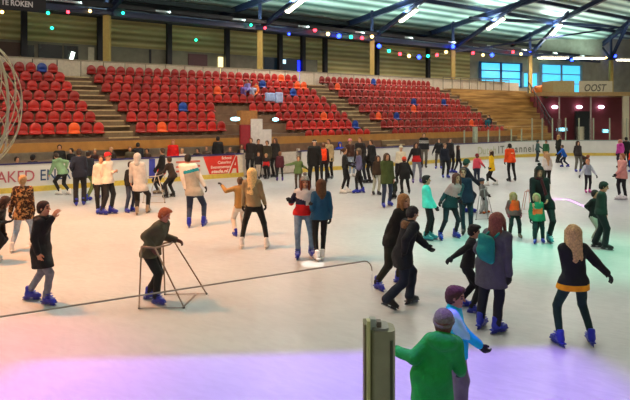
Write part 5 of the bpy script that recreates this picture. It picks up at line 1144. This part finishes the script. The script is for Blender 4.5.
# phone held by the red beanie
p = G(107, 214); Yp = p.y - .1; o = MB().box((-.04, -.006, -.012), (.05, .006, .012)).build('phone', black, None, loc=((116 - 315) / F * Yp, Yp, HC - (172 - HY) * Yp / F), rot=(0, .1, .2)); tag(o, 'dark phone held by the skater in the red beanie', 'phone')
aid('metal walker frame pushed by the ginger-haired boy in the left foreground', [(139, 309), (184, 308.5), (165, 295), (206.5, 294.5)], [(141.4, 246.5), (155, 248), (174, 241), (163, 243.5)])
aid('pale metal walker frame among the skaters behind the grey hoodie', [(143, 203), (165, 203), (150, 197), (170, 197)], [(147, 177), (158, 176), (163, 173), (156, 174)], '#b8aa98', .016)
aid('thin metal walker frame held beside the girl in the orange vest', [(521, 214), (530, 214.5), (524, 209.5), (533, 209.5)], [(525, 191.5), (529, 191), (532, 190), (527, 190)], '#b88a7a', .012)
aid('thin metal walker frame around the child in grey snow trousers', [(476, 220), (488, 219), (480, 214), (492, 213)], [(480, 190), (484, 189), (486, 187), (482, 187)], '#9a9a98', .012)
for q in PEOPLE: print('PERSON', q)
# ------------------------------------------------------------------ light
w = bpy.data.worlds.new('world'); SC.world = w; w.use_nodes = True; bg = w.node_tree.nodes['Background']
bg.inputs['Color'].default_value = (1.0, .93, .84, 1); bg.inputs['Strength'].default_value = WORLD_S
SC.view_settings.exposure = EXPO
def spot(name, loc, tgt, power, col, size, blend, rad=.3, edge=None, soft=.012):
    """edge: two ground points; the lamp's barn door cuts the light along that line, lit side towards the camera"""
    l = bpy.data.lights.new(name, 'SPOT'); l.energy = power; l.color = col; l.spot_size = math.radians(size); l.spot_blend = blend; l.shadow_soft_size = rad
    o = bpy.data.objects.new(name, l); COL.objects.link(o); o.location = loc; q = (Vector(tgt) - Vector(loc)).to_track_quat('-Z', 'Y'); o.rotation_euler = q.to_euler()
    if edge:
        a, b = [Vector(e) - Vector(loc) for e in edge]; m = a.cross(b).normalized()
        if m.dot(Vector((0, 0, 0)) - Vector(loc)) < 0: m = -m
        m = q.to_matrix().transposed() @ m
        l.use_nodes = True; nt = l.node_tree; em = nt.nodes['Emission']; tc = nt.nodes.new('ShaderNodeTexCoord'); dt = nt.nodes.new('ShaderNodeVectorMath'); dt.operation = 'DOT_PRODUCT'
        dt.inputs[1].default_value = m; mr = nt.nodes.new('ShaderNodeMapRange'); mr.inputs['From Min'].default_value = -soft; mr.inputs['From Max'].default_value = soft
        nt.links.new(tc.outputs['Normal'], dt.inputs[0]); nt.links.new(dt.outputs['Value'], mr.inputs['Value']); nt.links.new(mr.outputs['Result'], em.inputs['Strength'])
    return o
spot('orange_spot', (-9, 12, 11), G(60, 245), 8500, (1, .32, .07), 80, .9)
spot('orange_far_spot', (-2, 10, 11), G(200, 190), 4200, (1, .55, .24), 70, .9)
spot('teal_spot', (8, 11, 11), G(575, 250), 3300, (.08, 1, .58), 36, .95)
spot('teal_far_spot', (3, 9, 11), G(440, 238), 2400, (.1, .95, .85), 34, .95)
spot('violet_spot', (.5, 7.0, 10), (0, 6.3, 0), 5600, (.27, .06, .95), 44, .35, .02, edge=((-4, 7.15, 0), (4, 7.65, 0)))
spot('magenta_spot', (-6, 11, 8), (-4.2, 6.4, 0), 2600, (1, .06, .35), 36, 1.0, .1)
spot('violet_far_spot', (6, 8, 10), G(600, 200), 900, (.7, .2, 1), 22, .9)

def beam_line(name, p0, p1, power, col, width=.05):
    a = G(*p0); b = G(*p1); c = (a + b) / 2; loc = c + Vector((0.8, -1.5, 10)); ln = (b - a).length
    l = bpy.data.lights.new(name, 'SPOT'); l.energy = power; l.color = col; l.spot_size = 2 * math.atan(ln / 2 / 10.1); l.spot_blend = .15; l.shadow_soft_size = .005
    o = bpy.data.objects.new(name, l); COL.objects.link(o); o.location = loc; q = (c - loc).to_track_quat('-Z', 'Y'); o.rotation_euler = q.to_euler()
    m = q.to_matrix().transposed() @ (a - loc).cross(b - loc).normalized(); l.use_nodes = True; nt = l.node_tree; em = nt.nodes['Emission']
    tc = nt.nodes.new('ShaderNodeTexCoord'); dt = nt.nodes.new('ShaderNodeVectorMath'); dt.operation = 'DOT_PRODUCT'; dt.inputs[1].default_value = m
    ab = nt.nodes.new('ShaderNodeMath'); ab.operation = 'ABSOLUTE'; mr = nt.nodes.new('ShaderNodeMapRange'); w = width / 10.1
    mr.inputs['From Min'].default_value = w; mr.inputs['From Max'].default_value = w * .5
    nt.links.new(tc.outputs['Normal'], dt.inputs[0]); nt.links.new(dt.outputs['Value'], ab.inputs[0]); nt.links.new(ab.outputs[0], mr.inputs['Value']); nt.links.new(mr.outputs['Result'], em.inputs['Strength'])
beam_line('laser_beam', (549, 199), (570, 199.5), 26000, (.75, .12, 1), .07)
beam_line('laser_beam', (568, 199.3), (588, 208), 26000, (.75, .12, 1), .05)
spot('white_spot', (1, 11, 11), G(313, 264), 6000, (1, .97, .92), 2.6, .2, .01)
